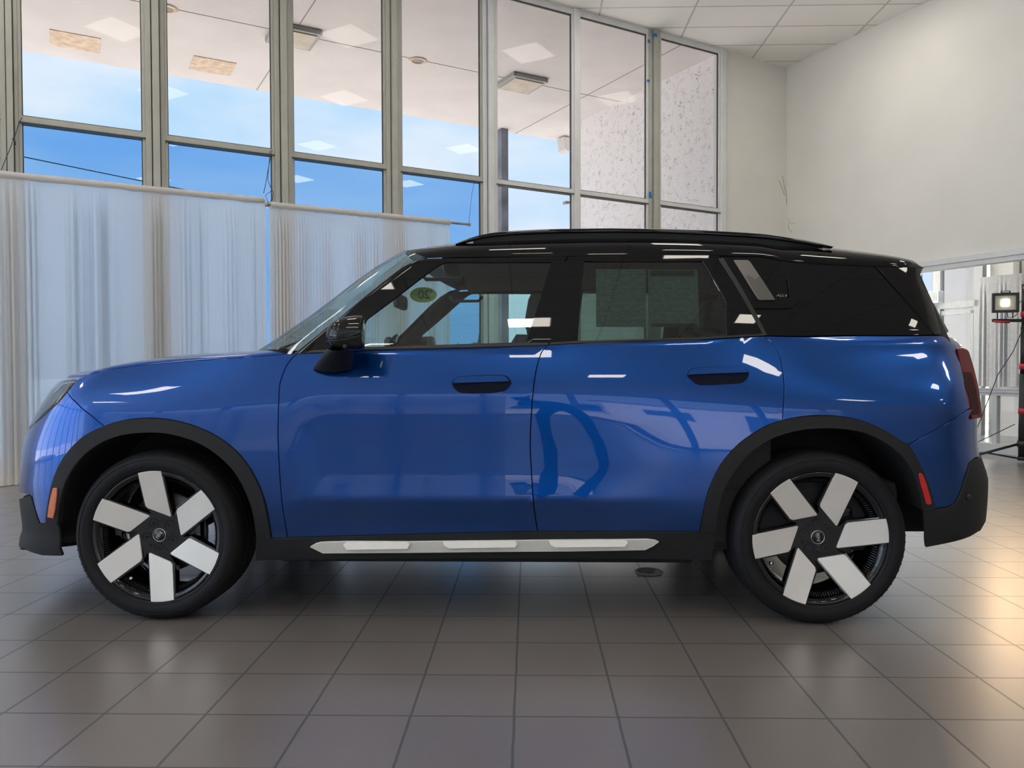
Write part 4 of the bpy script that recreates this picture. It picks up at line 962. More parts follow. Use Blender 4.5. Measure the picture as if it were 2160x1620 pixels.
# ================================================================ wheels
RR = .270
def polar(r, a): return (r * RR * math.cos(R(a)), r * RR * math.sin(R(a)))
def make_wheel():
    root = MB()
    prof = [(.250, .0), (.262, -.006), (.2705, -.004), (.268, .006), (.256, .010), (.250, .020), (.242, .05), (.236, .12), (.244, .19), (.258, .215), (.262, .222), (.25, .222), (.228, .19), (.222, .12), (.228, .05), (.236, .02), (.246, .008), (.250, .0)]
    root.lathe(prof, 96)
    wheel = root.build('wheel', M['rim'], CAR)
    t = MB()      # tyre: sidewall, shoulder, tread with grooves
    tp = [(.262, .004), (.268, -.004), (.276, -.010), (.290, -.016), (.305, -.018), (.322, -.014), (.334, -.004), (.342, .008), (.3475, .022), (.3485, .040)]
    for g in (.052, .094, .130, .166):
        tp += [(.3500, g - .001), (.3435, g + .002), (.3435, g + .010), (.3505, g + .013)]
    tp += [(.3485, .195), (.3475, .212), (.342, .226), (.332, .238), (.318, .246), (.30, .248), (.28, .242), (.262, .226)]
    t.lathe(tp, 144); tyre = t.build('tyre', M['tyre'], wheel)
    # sidewall ring ridges
    rr = MB()
    for r_, y in ((.2785, -.0125), (.318, -.0165)): rr.lathe([(r_ - .0012, y + .002), (r_, y - .0012), (r_ + .0012, y + .002)], 96)
    rr.build('sidewall_ridge', M['rubber'], tyre)
    # shoulder sipes cut as small dark lugs
    sp = MB()
    for k in range(72):
        a = 2 * math.pi * k / 72; c, s_ = math.cos(a), math.sin(a); tq = .0030
        def P(r_, y, da): return Vector((r_ * math.cos(a + da), y, r_ * math.sin(a + da)))
        for (y0, y1, r0, r1) in ((.006, .048, .3425, .3500), (.198, .228, .3495, .3430)):
            d = tq / .35
            sp.add([P(r0, y0, -d), P(r1, y1, -d + .012), P(r1, y1, d + .012), P(r0, y0, d), P(r0 + .0012, y0, 0), P(r1 + .0006, y1, .012)], [(0, 1, 5, 4), (4, 5, 2, 3)])
    sp.build('tread_sipes', M['under'], tyre)['kind'] = 'stuff'
    # radial fins inside the barrel
    fn = MB()
    for k in range(150):
        a = 2 * math.pi * k / 150
        c, s_ = math.cos(a), math.sin(a); tx, tz = -s_ * .0016, c * .0016
        r0, r1 = .251, .222
        fn.add([(r0 * c - tx, .004, r0 * s_ - tz), (r0 * c + tx, .004, r0 * s_ + tz), (r1 * c, .034, r1 * s_), (r0 * c - tx, .036, r0 * s_ - tz), (r0 * c + tx, .036, r0 * s_ + tz)], [(0, 1, 2), (0, 2, 3), (1, 4, 2)])
    fn.build('barrel_fins', M['fin'], wheel)['kind'] = 'stuff'
    # hub star and spokes
    hub = MB()
    def depth(r): return .030 - .036 * max(0, min(1, (r - .3) / .7))        # recess towards the hub (y away from us)
    star = []
    for k in range(6):
        star += [polar(.47, 60 * k + 22), polar(.36, 60 * k - 41 + 60)]
    n = len(star)
    hub.add([(x, .030, z) for x, z in star] + [(x, .075, z) for x, z in star], [tuple(reversed(range(n))), tuple(range(n, 2 * n))] + [(i, (i + 1) % n, n + (i + 1) % n, n + i) for i in range(n)])
    for k in range(6):
        ph = 60 * k
        q = [polar(1.005, ph + 11.6), polar(1.005, ph - 11.6), polar(.335, ph - 43), polar(.485, ph + 24)]
        rr_ = [1, 1, .33, .47]
        f_ = [Vector((x, depth(r_) + .004, z)) for (x, z), r_ in zip(q, rr_)]; b_ = [v + Vector((0, .038, 0)) for v in f_]
        hub.add(f_ + b_, [(0, 1, 2, 3), (7, 6, 5, 4), (1, 0, 4, 5), (2, 1, 5, 6), (3, 2, 6, 7), (0, 3, 7, 4)])
    hub.build('spoke_frame', M['rim'], wheel, bevel=.002)
    for k in range(6):
        ph = 60 * k; pts = []
        A0, B0, Cc, Dd = (1.0, 10.3), (1.0, -10.3), (.325, -38.5), (.468, 20.2)
        for j in range(7): a = A0[1] + (B0[1] - A0[1]) * j / 6; pts.append((1.0, a))
        # rounded inner corners
        def lerp(p, q, t): x0, z0 = polar(*p); x1, z1 = polar(*q); return (x0 + (x1 - x0) * t, z0 + (z1 - z0) * t)
        xy = [polar(r_, a + ph) for r_, a in pts]
        rotp = lambda p: (p[0], p[1] + ph)
        xy += [lerp(rotp(B0), rotp(Cc), .965), lerp(rotp(Cc), rotp(Dd), .04), lerp(rotp(Cc), rotp(Dd), .93), lerp(rotp(Dd), rotp(A0), .05)]
        f_ = []
        for x, z in xy: r_ = math.hypot(x, z) / RR; f_.append(Vector((x, depth(r_) - .003, z)))
        m = len(f_); mb = MB(); mb.add(f_ + [v + Vector((0, .010, 0)) for v in f_], [tuple(reversed(range(m))), tuple(range(m, 2 * m))] + [(i, (i + 1) % m, m + (i + 1) % m, m + i) for i in range(m)])
        o = mb.build('spoke_blade', M['silver'], wheel, bevel=.0015)
    # bolts in their wells
    bo = MB()
    for k in range(5):
        a = R(72 * k + 12); x, z = .056 * math.cos(a), .056 * math.sin(a)
        b = MB(); b.lathe([(.0195, .0285), (.0175, .0295), (.0165, .042), (.0, .042)], 20, c=(x, 0, z)); b.build('bolt_well', M['under'], wheel)
        b = MB(); b.lathe([(.0, .030), (.007, .030), (.009, .034), (.009, .042)], 6, c=(x, 0, z), smooth=False); b.build('wheel_bolt', M['steel2'], wheel)
        a += R(36); x, z = .060 * math.cos(a), .060 * math.sin(a)
        MB().lathe([(.0, .0292), (.005, .0292), (.006, .0302)], 12, c=(x, 0, z)).build('dimple', M['under'], wheel)
    cap = MB(); cap.lathe([(0, .021), (.024, .021), (.026, .024), (.027, .032)], 40); cap = cap.build('centre_cap', M['rim'], wheel)
    MB().lathe([(.0250, .0225), (.0262, .0195), (.0274, .0225), (.0274, .030)], 40).build('cap_ring', M['chrome'], wheel)
    me = text_mesh('MINI', .0200, .0005)
    for v in me.vertices: v.co.x *= .84
    lo = link('cap_lettering', me, M['chrome'], wheel); lo.location = (0, .0200, 0); lo.rotation_euler = (R(90), 0, 0)
    # valve
    MB().tube([(-.205, .018, -.08), (-.195, .008, -.078)], .006, 8).build('valve_cap', M['chrome'], wheel)
    return wheel
M['tyre'] = M['rubber'].copy(); M['tyre'].name = 'tyre_tread'
_t = M['tyre'].node_tree; _b = _t.nodes['Principled BSDF']
M['fin'] = mat('dark_fins', (.05, .052, .058), rough=.35, coat=.5, noise=.1)
M['steel2'] = mat('black_bolt', (.02, .02, .022), rough=.3, coat=.6, noise=.1)
W0 = make_wheel()
def dup(o, parent):
    c = o.copy(); COL.objects.link(c); c.parent = parent
    for ch in o.children: dup(ch, c)
    return c
# brake discs behind
def brake(x, s_):
    d = MB().lathe([(.05, s_ * -.80), (.165, s_ * -.80), (.168, s_ * -.79), (.165, s_ * -.775), (.05, s_ * -.775)], 64, c=(x, 0, .347)).build('brake_disc', M['steel'], CAR)
    cx = x + .12
    MB().box((cx, s_ * -.79, .36), (.075, .09, .21), bevel=.02).build('brake_caliper', M['rim'], d)
    MB().lathe([(.0, s_ * -.83), (.07, s_ * -.83), (.085, s_ * -.80), (.085, s_ * -.6)], 32, c=(x, 0, .347)).build('wheel_carrier', M['under'], d)
for x, s_, rot in ((0., 1, 0), (2.692, 1, 0), (0., -1, 0), (2.692, -1, 0)):
    wl = W0 if (x == 0 and s_ == 1) else dup(W0, CAR)
    wl.location = (x, -.893 * s_, .3485)
    base = 35.1 if x == 0 else 7.3
    if s_ == 1: wl.rotation_euler = (0, R(-base), 0)
    else: wl.rotation_euler = (0, R(base), math.pi)
    for ch in wl.children:
        if ch.name.startswith('cap_lettering'):
            ch.rotation_euler = (R(90), R(0), 0)
            # lettering direction on the hub
            want = 55 if x == 0 else -82
            ch.rotation_euler = Matrix.Rotation(R(-(want - base)), 4, 'Y').to_3x3().to_4x4().__matmul__(Matrix.Rotation(R(90), 4, 'X')).to_euler()
    brake(x, s_)

# ---------------------------------------------------------------- door mirrors and handles
def sweep_rings(rings, closed=True):
    n = len(rings[0]); vs = [v for r_ in rings for v in r_]
    fs = [(i * n + k, i * n + (k + 1) % n, (i + 1) * n + (k + 1) % n, (i + 1) * n + k) for i in range(len(rings) - 1) for k in range(n)]
    return vs, fs
def door_mirror(s_):
    # housing: side outline of the photograph at y = -1.06, thick from -.90 to -1.12
    y0 = -1.04
    def loop(pts, y): return [Vector((on_y(a, b_, y).x, y, on_y(a, b_, y).z)) for a, b_ in pts]
    OUT = [(688, 709), (690, 694), (698, 683), (711, 673), (730, 667.5), (750, 665), (765, 664.5), (770, 668), (771.5, 690), (771, 715), (770, 738), (755, 740.5), (730, 741), (705, 736), (694, 726), (690, 718)]
    c = (733, 706)
    rings = []
    for (y, k, sh) in ((-1.105, .12, 0), (-1.102, .42, 0), (-1.09, .70, 0), (-1.068, .88, 0), (-1.04, .98, 0), (-1.0, 1.0, 0), (-.96, .97, 0), (-.925, .90, 0), (-.905, .75, 0), (-.9, .3, 0)):
        pts = spline([(c[0] + (a - c[0]) * (k if a < 765 else max(k, .96)) + sh, c[1] + (b_ - c[1]) * (k ** .9)) for a, b_ in OUT + [OUT[0]]], 3)[:-1]
        r_ = [on_y(a, b_, y0) for a, b_ in pts]
        rings.append([Vector((v.x - max(0, y + 1.05) * .24, y * s_, v.z)) for v in r_])
    vs, fs = sweep_rings(rings); n = len(rings[0])
    b = MB(); b.add(vs, fs, True); b.add(rings[0], [tuple(range(n))], True); b.add(rings[-1], [tuple(reversed(range(n)))], True)
    top = b.build('door_mirror', M['black'], CAR)
    # lower body-coloured-black bowl seam
    zc = on_y(733, 722, y0).z
    seam = MB().tube([Vector((on_y(a, b_, y0).x, (y - .003) * s_, on_y(a, b_, y0).z)) for a, b_, y in ((691, 720, -1.045), (700, 720, -1.085), (715, 719.5, -1.1035), (733, 718, -1.1045), (750, 715, -1.1045), (765, 711, -1.1), (771, 709, -1.09))], .0022, 6).build('housing_seam', M['seal'], top)
    # mirror glass faces rearwards
    g = loop([(772, 670), (772.5, 690), (772, 715), (771, 736)], -1.0); x = max(v.x for v in g) + .001
    MB().box((x - .035, s_ * -1.0, (g[0].z + g[-1].z) / 2), (.006, .13, (g[0].z - g[-1].z) * .80), bevel=.002).build('mirror_glass', M['chrome'], top)
    # foot: a cone leaning to the door skin
    fr = []
    for (px0, px1, py, y, w2) in ((693, 747, 734, -1.0, .075), (686, 746, 742, -.985, .07), (680, 745, 750, -.965, .065), (672, 744, 760, -.93, .06), (662, 741.5, 775, -.885, .05), (660.5, 741, 779, -.872, .045)):
        a = on_y(px0, py, y); c_ = on_y(px1, py, y); m_ = (a + c_) / 2; hx = (c_.x - a.x) / 2
        fr.append([Vector((m_.x + hx * math.cos(2 * math.pi * k / 28), (y + w2 * .9 * math.sin(2 * math.pi * k / 28)) * s_, m_.z - (.012 * (1 - (math.cos(2 * math.pi * k / 28)) ** 2)) * (1 if math.sin(2 * math.pi * k / 28) < 0 else 0))) for k in range(28)])
    vs, fs = sweep_rings(fr); b = MB(); b.add(vs, fs, True); b.add(fr[-1], [tuple(range(28))])
    foot = b.build('mirror_foot', M['trim'], top)
    ca = on_y(729, 730.5, -1.09); MB().lathe([(0, -.004), (.006, -.004), (.009, 0), (.009, .008)], 16, c=(ca.x, 0, ca.z)).build('camera_lens', M['seal'], top).location = (0, s_ * -1.098 if s_ == 1 else 1.098, 0)
for s_ in (1, -1): door_mirror(s_)

def handle(pts_rim, pts_bar, pts_pocket, doors):
    # pocket shade painted as a dark sheet, rim and the bar across its upper half
    pk = stripe(pts_rim, .0018, 'door_handle', M['paint'], doors, depth=.004)
    stripe(pts_pocket, .0026, 'handle_pocket_shade', mat('handle_shade', (.0008, .003, .015), rough=.6, spec=.15, noise=.1), pk, depth=.002)
    Panel().add(H(pts_bar), off=.012, gap=.0016, depth=.011, su=.02, sz=.006).build('handle_bar', M['paint'], pk)
dx = lambda pts, a, b_, sx: [(a + p[0] / sx, b_ + p[1] / sx) for p in pts]
sc = 12.706
handle(dx([(260, 480), (300, 400), (400, 320), (480, 295), (900, 268), (1300, 255), (1690, 255), (1800, 290), (1900, 400), (1930, 480), (1900, 560), (1780, 690), (1650, 740), (1400, 775), (900, 785), (550, 775), (430, 740), (330, 640), (275, 560)], 930, 770, sc),
       dx([(330, 505), (340, 430), (430, 345), (520, 325), (900, 300), (1300, 288), (1680, 290), (1780, 350), (1845, 455), (1500, 470), (900, 490)], 930, 770, sc),
       dx([(290, 500), (330, 400), (430, 325), (520, 305), (900, 280), (1300, 268), (1680, 268), (1790, 310), (1880, 420), (1895, 490), (1860, 560), (1750, 680), (1620, 725), (1400, 755), (900, 765), (560, 758), (450, 720), (350, 620)], 930, 770, sc), fdoor)
handle(dx([(225, 560), (240, 470), (300, 380), (420, 320), (700, 300), (1200, 280), (1690, 275), (1780, 305), (1900, 420), (1935, 490), (1920, 560), (1850, 680), (1750, 745), (1600, 775), (900, 810), (560, 820), (420, 760), (300, 650)], 1430, 750, sc),
       dx([(250, 540), (290, 430), (390, 365), (500, 350), (900, 325), (1300, 312), (1690, 310), (1780, 350), (1875, 475), (1500, 490), (900, 510)], 1430, 750, sc),
       dx([(240, 555), (260, 460), (330, 380), (430, 340), (700, 315), (1200, 297), (1690, 292), (1790, 330), (1890, 430), (1905, 500), (1885, 570), (1820, 670), (1720, 735), (1600, 758), (900, 795), (570, 802), (440, 745), (330, 640)], 1430, 750, sc), rdoor)

# ================================================================ curtains, rods, lamp stand, small things
def curtain_mat():
    m = bpy.data.materials.new('sheer_white_cloth'); m.use_nodes = True; t = m.node_tree; t.nodes.clear(); L_ = t.links.new
    o = nn(t, 'ShaderNodeOutputMaterial'); tr = nn(t, 'ShaderNodeBsdfTransparent'); tl_ = nn(t, 'ShaderNodeBsdfTranslucent'); df = nn(t, 'ShaderNodeBsdfDiffuse')
    tr.inputs[0].default_value = (1, .95, .90, 1); tl_.inputs[0].default_value = (.92, .88, .84, 1); df.inputs[0].default_value = (.86, .84, .83, 1)
    c = nn(t, 'ShaderNodeTexCoord'); n = nn(t, 'ShaderNodeTexNoise'); n.inputs['Scale'].default_value = 350; L_(c.outputs['Object'], n.inputs[0])
    a = nn(t, 'ShaderNodeMixShader'); a.inputs[0].default_value = .52; L_(tl_.outputs[0], a.inputs[1]); L_(df.outputs[0], a.inputs[2])
    r = nn(t, 'ShaderNodeMapRange'); r.inputs['To Min'].default_value = .76; r.inputs['To Max'].default_value = .92; L_(n.outputs['Fac'], r.inputs['Value'])
    b = nn(t, 'ShaderNodeMixShader'); L_(r.outputs[0], b.inputs[0]); L_(tr.outputs[0], b.inputs[1]); L_(a.outputs[0], b.inputs[2]); L_(b.outputs[0], o.inputs[0]); return m
M['cloth'] = curtain_mat()
def drape(name, f, t0, t1, ztop, zbot, folds, seed, hem=.10, n=420, pool=0.):
    """f(t, out, z) places a point; folds = (centre, width, depth, count) gathers"""
    rnd = random.Random(seed); ph = [rnd.uniform(0, 6.28) for _ in range(8)]
    zs = [ztop, ztop - hem * .5, ztop - hem, ztop - hem - .02, ztop - .4, ztop - .9, ztop - 1.5, (ztop + zbot) / 2 - .3, zbot + .35, zbot + .12, zbot + .03, zbot]
    zs.sort(reverse=True); rows = []
    for j, z in enumerate(zs):
        row = []; down = min(1, max(0, (ztop - hem - z) / .35)); sp = 1 + .25 * (ztop - z) / (ztop - zbot)
        for i in range(n + 1):
            s_ = t0 + (t1 - t0) * i / n; t = s_; o_ = 0
            for k in range(3): o_ += .007 * math.sin(s_ * (5 + 4.3 * k) + ph[k] + .12 * (ztop - z))
            for (c, w_, dp, cnt) in folds:
                e = math.exp(-((s_ - c) / (w_ * sp)) ** 2)
                a = 2 * math.pi * cnt * (s_ - c) / (2 * w_)
                o_ += dp * e * math.cos(a) * (.25 + .75 * down); t += w_ / cnt * .42 * e * math.sin(2 * a + .6) * down
            o_ *= (.35 + .65 * down)
            if pool and z < zbot + .15: o_ -= pool * (1 - (z - zbot) / .15) * (1 + .6 * math.sin(s_ * 7 + ph[4]))
            zz = z + (.012 * math.sin(s_ * 6 + ph[5]) if j >= len(zs) - 2 else 0)
            row.append(f(t, o_, max(zz, .006)))
        rows.append(row)
    nr, nc = len(rows), n + 1
    me = bpy.data.meshes.new(name); me.from_pydata([tuple(v) for r_ in rows for v in r_], [], [(i * nc + j, i * nc + j + 1, (i + 1) * nc + j + 1, (i + 1) * nc + j) for i in range(nr - 1) for j in range(nc - 1)])
    me.polygons.foreach_set('use_smooth', [True] * len(me.polygons)); me.update()
    return link(name, me, M['cloth'])
OC = -.20
def cpos(px, o_=OC): return wall_t(px, 600, o_)
fc = lambda t, o_, z: wp(t, OC + o_, z)
ZR = 2.785
folds1 = [(cpos(22), .05, .035, 2), (cpos(67), .04, .04, 2), (cpos(160), .05, .03, 3), (cpos(215), .09, .035, 6), (cpos(335), .045, .045, 4), (cpos(425), .05, .02, 3), (cpos(395), .04, .015, 2), (cpos(490), .08, .014, 4), (cpos(540), .05, .012, 3)]
c1 = drape('curtain', fc, -3.4, cpos(562), ZR + .015, .0, folds1, 1, pool=.10)
tag(c1, 'long sheer white drape on the left with bunched folds reaching the floor tiles', 'curtain')
folds2 = [(cpos(595), .07, .03, 4), (cpos(640), .06, .015, 4), (cpos(690), .08, .014, 5), (cpos(760), .09, .02, 6), (cpos(790), .05, .02, 3), (cpos(850), .06, .02, 4), (cpos(910), .05, .022, 4), (cpos(945), .03, .015, 2)]
c2 = drape('curtain', fc, cpos(568), cpos(950), ZR - .02, .0, folds2, 2)
tag(c2, 'shorter sheer white drape on the right rod, ending above the car roof', 'curtain')
def sleeve(c, a, b_, z):
    m_ = MB(); n = 60; rings = []
    pts = [wp(a + (b_ - a) * k / n, OC, z + .002 * math.sin(k * 1.7)) for k in range(n + 1)]
    m_.tube(pts, [.030 + .003 * math.sin(k * 2.3) for k in range(n + 1)], 10); m_.build('rod_sleeve', M['cloth'], c)
sleeve(c1, -3.4, cpos(557), ZR - .02); sleeve(c2, cpos(572), cpos(950), ZR - .055)
M['rod'] = mat('grey_metal_rod', (.38, .36, .33), rough=.5, metal=.3, noise=.1)
M['wire'] = mat('dark_wire', (.03, .03, .03), rough=.6, noise=.1)
r1 = MB().tube([wp(-3.5, OC, ZR - .02), wp(cpos(559), OC, ZR - .02)], .013, 10).build('curtain_rod', M['rod']); tag(r1, 'grey metal rod carrying the long left drape', 'curtain rod')
r2 = MB().tube([wp(cpos(567), OC, ZR - .055), wp(cpos(989), OC, ZR - .055)], .014, 10).build('curtain_rod', M['rod']); tag(r2, 'grey metal rod carrying the right drape, its bare end sticking out', 'curtain rod')
e1 = wp(cpos(989), OC, ZR - .055); MB().tube([e1, e1 + WD * .02], .022, 10).build('end_cap', M['rod'], r2)
e0 = wp(cpos(567), OC, ZR - .055); MB().tube([e0, e0 - WD * .03], .026, 10).build('end_cap', M['rod'], r2)
def wire(pts, lab, o_=-.06, r_=.0032):
    b = MB(); b.tube([on_wall(x, y, o) for x, y, o in pts], r_, 6); tag(b.build('hanging_wire', M['wire']), lab, 'wire')
wire([(574, 316, -.05), (570, 335, -.1), (564, 365, -.15), (561, 385, -.18), (556, 408, -.2)], 'twisted dark wire holding the inner end of the left rod')
wire([(570, 318, -.05), (566, 360, -.12), (565, 380, -.16), (572, 398, -.19), (577, 406, -.2), (575, 420, -.2), (566, 428, -.2), (560, 412, -.2), (572, 403, -.2)], 'looped dark wire holding the left end of the right rod')
wire([(1000, 386, -.05), (996, 405, -.1), (993, 430, -.15), (989, 470, -.2)], 'thin wire from the transom to the bare end of the right rod', r_=.0022)
wire([(46, 248, -.05), (40, 260, -.08), (30, 290, -.12), (22, 312, -.16), (8, 345, -.2), (2, 360, -.2)], 'dark wire tied at the leftmost post running down to the rod')
MB().tube([on_wall(26, 292, -.14), on_wall(31, 297, -.14), on_wall(32, 306, -.14)], .006, 6).build('wire_knot', M['wire'], [o for o in bpy.data.objects if o.get('label', '').startswith('dark wire tied')][0])
# overhead cable outside
b = MB(); P0 = on_wall(46, 330, 9.); P1 = on_wall(330, 388, 9.); b.tube([P0 + (P1 - P0) * k * 1.0 for k in (-4, 0, .5, 1, 3)], .012, 6); tag(b.build('overhead_cable', M['wire']), 'thin utility cable crossing the sky beyond the tinted panes', 'cable')
# grey drape in the lobby and drapes behind the camera
ql = lambda t, o_, z: rp(t, OB - .15 + o_, z)
c3 = drape('curtain', ql, qs(2078), 6.9, 2.35, .74, [(qs(2085) + .3 * k, .06, .03, 2) for k in range(16)], 5, n=300)
c3.data.materials.clear(); c3.data.materials.append(mat('grey_drape_cloth', (.36, .355, .345), rough=.9, noise=.08)); tag(c3, 'dull grey drape in the lobby behind the work lamp', 'curtain')
fb = lambda t, o_, z: Vector((t, -6.75 + o_, z))
c4 = drape('curtain', fb, -9.6, -.7, 2.75, .02, [(-9 + .8 * k, .10, .05, 4) for k in range(11)], 6, n=360)
tag(c4, 'wide white drape behind the camera, left part, seen only mirrored in the doors', 'curtain')
c5 = drape('curtain', fb, 3.6, 5.2, 2.75, .02, [(3.7 + .7 * k, .10, .05, 4) for k in range(3)], 7, n=160)
tag(c5, 'narrow white drape behind the camera, right part, seen only mirrored in the doors', 'curtain')
# mirrored outdoors behind the camera
M['housewall'] = mat('pale_house_wall', (.72, .72, .74), rough=.9, noise=.05)
hb = empty('house', (5.6, -22, -.12)); tag(hb, 'pale flat building across the road, seen only mirrored in the rear door', 'building')
MB().box((0, 0, 2.2), (8.6, 4, 4.4)).build('wall', M['housewall'], hb)
MB().box((0, 0, 4.5), (9.2, 4.6, .25)).build('roof', M['greyframe'], hb)
for x in (-2.6, .6): MB().box((x, 2.02, 1.9), (1.3, .08, 1.5)).build('window', M['framed'], hb)
for k in range(7): blob_tree((-22 + k * 7.5, -36 - (k % 2) * 7, -.12), 2.4, 5.2 + (k % 3), 'leafy tree across the road behind the camera, %s of the row' % ORD[k])
MB_ = MB().box((0, -15.0, -.11), (60, 3.2, .02)); struct(MB_.build('ground_kerb', M['framew']), 'pale kerb across the road')

# --- work lamp on its tripod
TB = at_depth(2157.5, 771, 8.3); TB.z = 0
M['stand'] = mat('black_stand_tube', (.012, .013, .013), rough=.4, noise=.1)
M['redk'] = mat('red_clamp_plastic', (.55, .03, .05), rough=.4, noise=.06)
zat = lambda py: at_depth(2157.5, py, 8.3).z
ts = empty('lamp_stand', tuple(TB)); tag(ts, 'black telescopic tripod with red collars at the right edge, holding work lamps', 'tripod stand')
MB().tube([(0, 0, .03), (0, 0, .95)], .036, 16).tube([(0, 0, .95), (0, 0, 1.45)], .027, 16).tube([(0, 0, 1.4), (0, 0, zat(600))], .02, 14).build('pole', M['stand'], ts)
for py, r_ in ((867, .042), (773, .038), (663, .030)):
    z = zat(py); MB().tube([(0, 0, z - .03), (0, 0, z + .03)], r_, 16).build('collar', M['redk'], ts)
z = zat(607); MB().tube([(-.005, -.03, z), (-.005, -.055, z)], .022, 14).build('knob', M['redk'], ts)
zc_ = zat(676); MB().box((0, 0, zc_), (.66, .035, .035), bevel=.006).build('crossbar', M['stand'], ts)
for k in range(3):
    a = R(172 + 120 * k); ft_ = Vector((math.cos(a) * .62, math.sin(a) * .62, .02)); hb_ = Vector((math.cos(a) * .04, math.sin(a) * .04, zat(937)))
    MB().tube([hb_, ft_], .014, 10).build('leg', M['stand'], ts)
    mid = hb_ + (ft_ - hb_) * .55; MB().tube([mid, Vector((math.cos(a) * .04, math.sin(a) * .04, .04))], .009, 8).build('brace', M['stand'], ts)
MB().tube([(0, 0, zat(943)), (0, 0, zat(930))], .048, 16).build('hub', M['stand'], ts)
MB().tube([(0, 0, .02), (0, 0, .06)], .044, 16).build('hub', M['stand'], ts)
def worklamp(x, yaw, lab, energy):
    t = empty('work_lamp', tuple(TB + Vector((x, -.06, zc_ + .02))), R(yaw)); tag(t, lab, 'work lamp')
    lz = .165
    b = MB(); W_, Hh, D_ = .245, .205, .05
    for (c, d_) in (((-W_ / 2 + .012, 0, lz), (.03, D_, Hh)), ((W_ / 2 - .012, 0, lz), (.03, D_, Hh)), ((0, 0, lz + Hh / 2 - .012), (W_, D_, .028)), ((0, 0, lz - Hh / 2 + .012), (W_, D_, .028))): b.box(c, d_, bevel=.005)
    b.box((0, .035, lz), (W_ * .92, .03, Hh * .9), bevel=.008); b.build('lamp_body', M['stand'], t)
    MB().box((0, -.004, lz), (W_ - .05, .006, Hh - .045)).build('reflector', M['chromelike'], t)
    MB().box((0, -.01, lz + Hh / 2 + .012), (.09, .03, .024), bevel=.005).build('handle', M['stand'], t)
    MB().box((0, -.026, lz + Hh / 2 + .012), (.062, .002, .011)).build('name_plate', M['white'], t)
    for s_ in (-1, 1): MB().tube([(s_ * .07, 0, lz - Hh / 2), (s_ * .07, 0, 0)], .006, 8).build('bracket', M['stand'], t)
    MB().tube([(.02, .02, lz - Hh / 2 + .01), (.03, .01, .01), (.07, 0, .005), (.11, .0, .04), (.13, .02, .16), (.17, .03, .20)], .004, 6).build('cable', M['wire'], t)
    MB().add([(-.035, -.012, lz - .035), (.035, -.012, lz - .035), (.035, -.012, lz + .035), (-.035, -.012, lz + .035)], [(0, 1, 2, 3)]).build('led_array', M['led'], t)
    l = bpy.data.lights.new('lamp_light', 'AREA'); l.shape = 'RECTANGLE'; l.size = .05; l.size_y = .05; l.energy = energy; l.color = (1, .66, .36); l.spread = R(150)
    lo = bpy.data.objects.new('lamp_light', l); COL.objects.link(lo); lo.parent = t; lo.location = (0, -.032, lz); lo.rotation_euler = (R(-82), 0, 0)
    return t
M['chromelike'] = mat('lamp_reflector', (.45, .43, .38), rough=.4, metal=.5, noise=.05)
M['led'] = mat('glowing_led', (1, .95, .8), emit=(1, .86, .60), emit_s=25., noise=.01)
worklamp(at_depth(2120, 670, 8.24).x - TB.x, -22, 'lit square work lamp on the left arm of the tripod stand', 1.8)
worklamp(.22, -8, 'second square work lamp on the right arm of the stand, just out of frame', 2.2)
MB().tube([TB + Vector((-.33, -.03, zc_ - .012)), TB + Vector((-.17, -.03, zc_ - .018))], .013, 10).build('clamp_handle', M['redk'], ts).location = -TB
# cords of the lamps
def cord(pts, lab):
    b = MB(); b.tube(pts, .0045, 6); tag(b.build('power_cord', M['wire']), lab, 'cord')
A0 = TB + Vector((-.02, -.05, zc_ - .05)); A1 = at_depth(2105, 790, 8.1); A2 = at_depth(2075, 868, 8.0)
cord([A0, A0 + (A1 - A0) * .5 + Vector((.02, 0, -.02)), A1, A2, Vector((A2.x - .25, A2.y - .2, .25)), Vector((A2.x - .45, A2.y - .4, .012)), Vector((A2.x - 1.0, A2.y - .8, .006))], 'thin black cord falling from the lamp stand down behind the tail of the car')
f0 = at_height(2158, 858 + 140, .006)
cord([TB + Vector((0, .12, .40)), TB + Vector((-.25, .45, .15)), Vector((TB.x - .45, TB.y + .75, .008)), Vector((TB.x + .1, TB.y + .9, .008)), Vector((TB.x + .9, TB.y + .8, .008))], 'black cord trailing over the floor behind the lamp stand')
# --- floor outlet cover and specks
fp = at_height(1368.5, 1206, 0)
b = MB().lathe([(0, .004), (.052, .004), (.056, .006), (.066, .006), (.072, .0)], 48, 'z', c=fp); o = b.build('floor_outlet_cover', mat('worn_outlet_metal', (.50, .49, .47), rough=.55, metal=.2, noise=.2, nscale=60)); tag(o, 'round metal floor outlet cover set in the tiles beyond the side skirt', 'floor cover')
MB().box((fp.x, fp.y, .0062), (.05, .018, .003), Matrix.Rotation(R(20), 3, 'Z'), bevel=.001).build('flap', M['rod'], o)
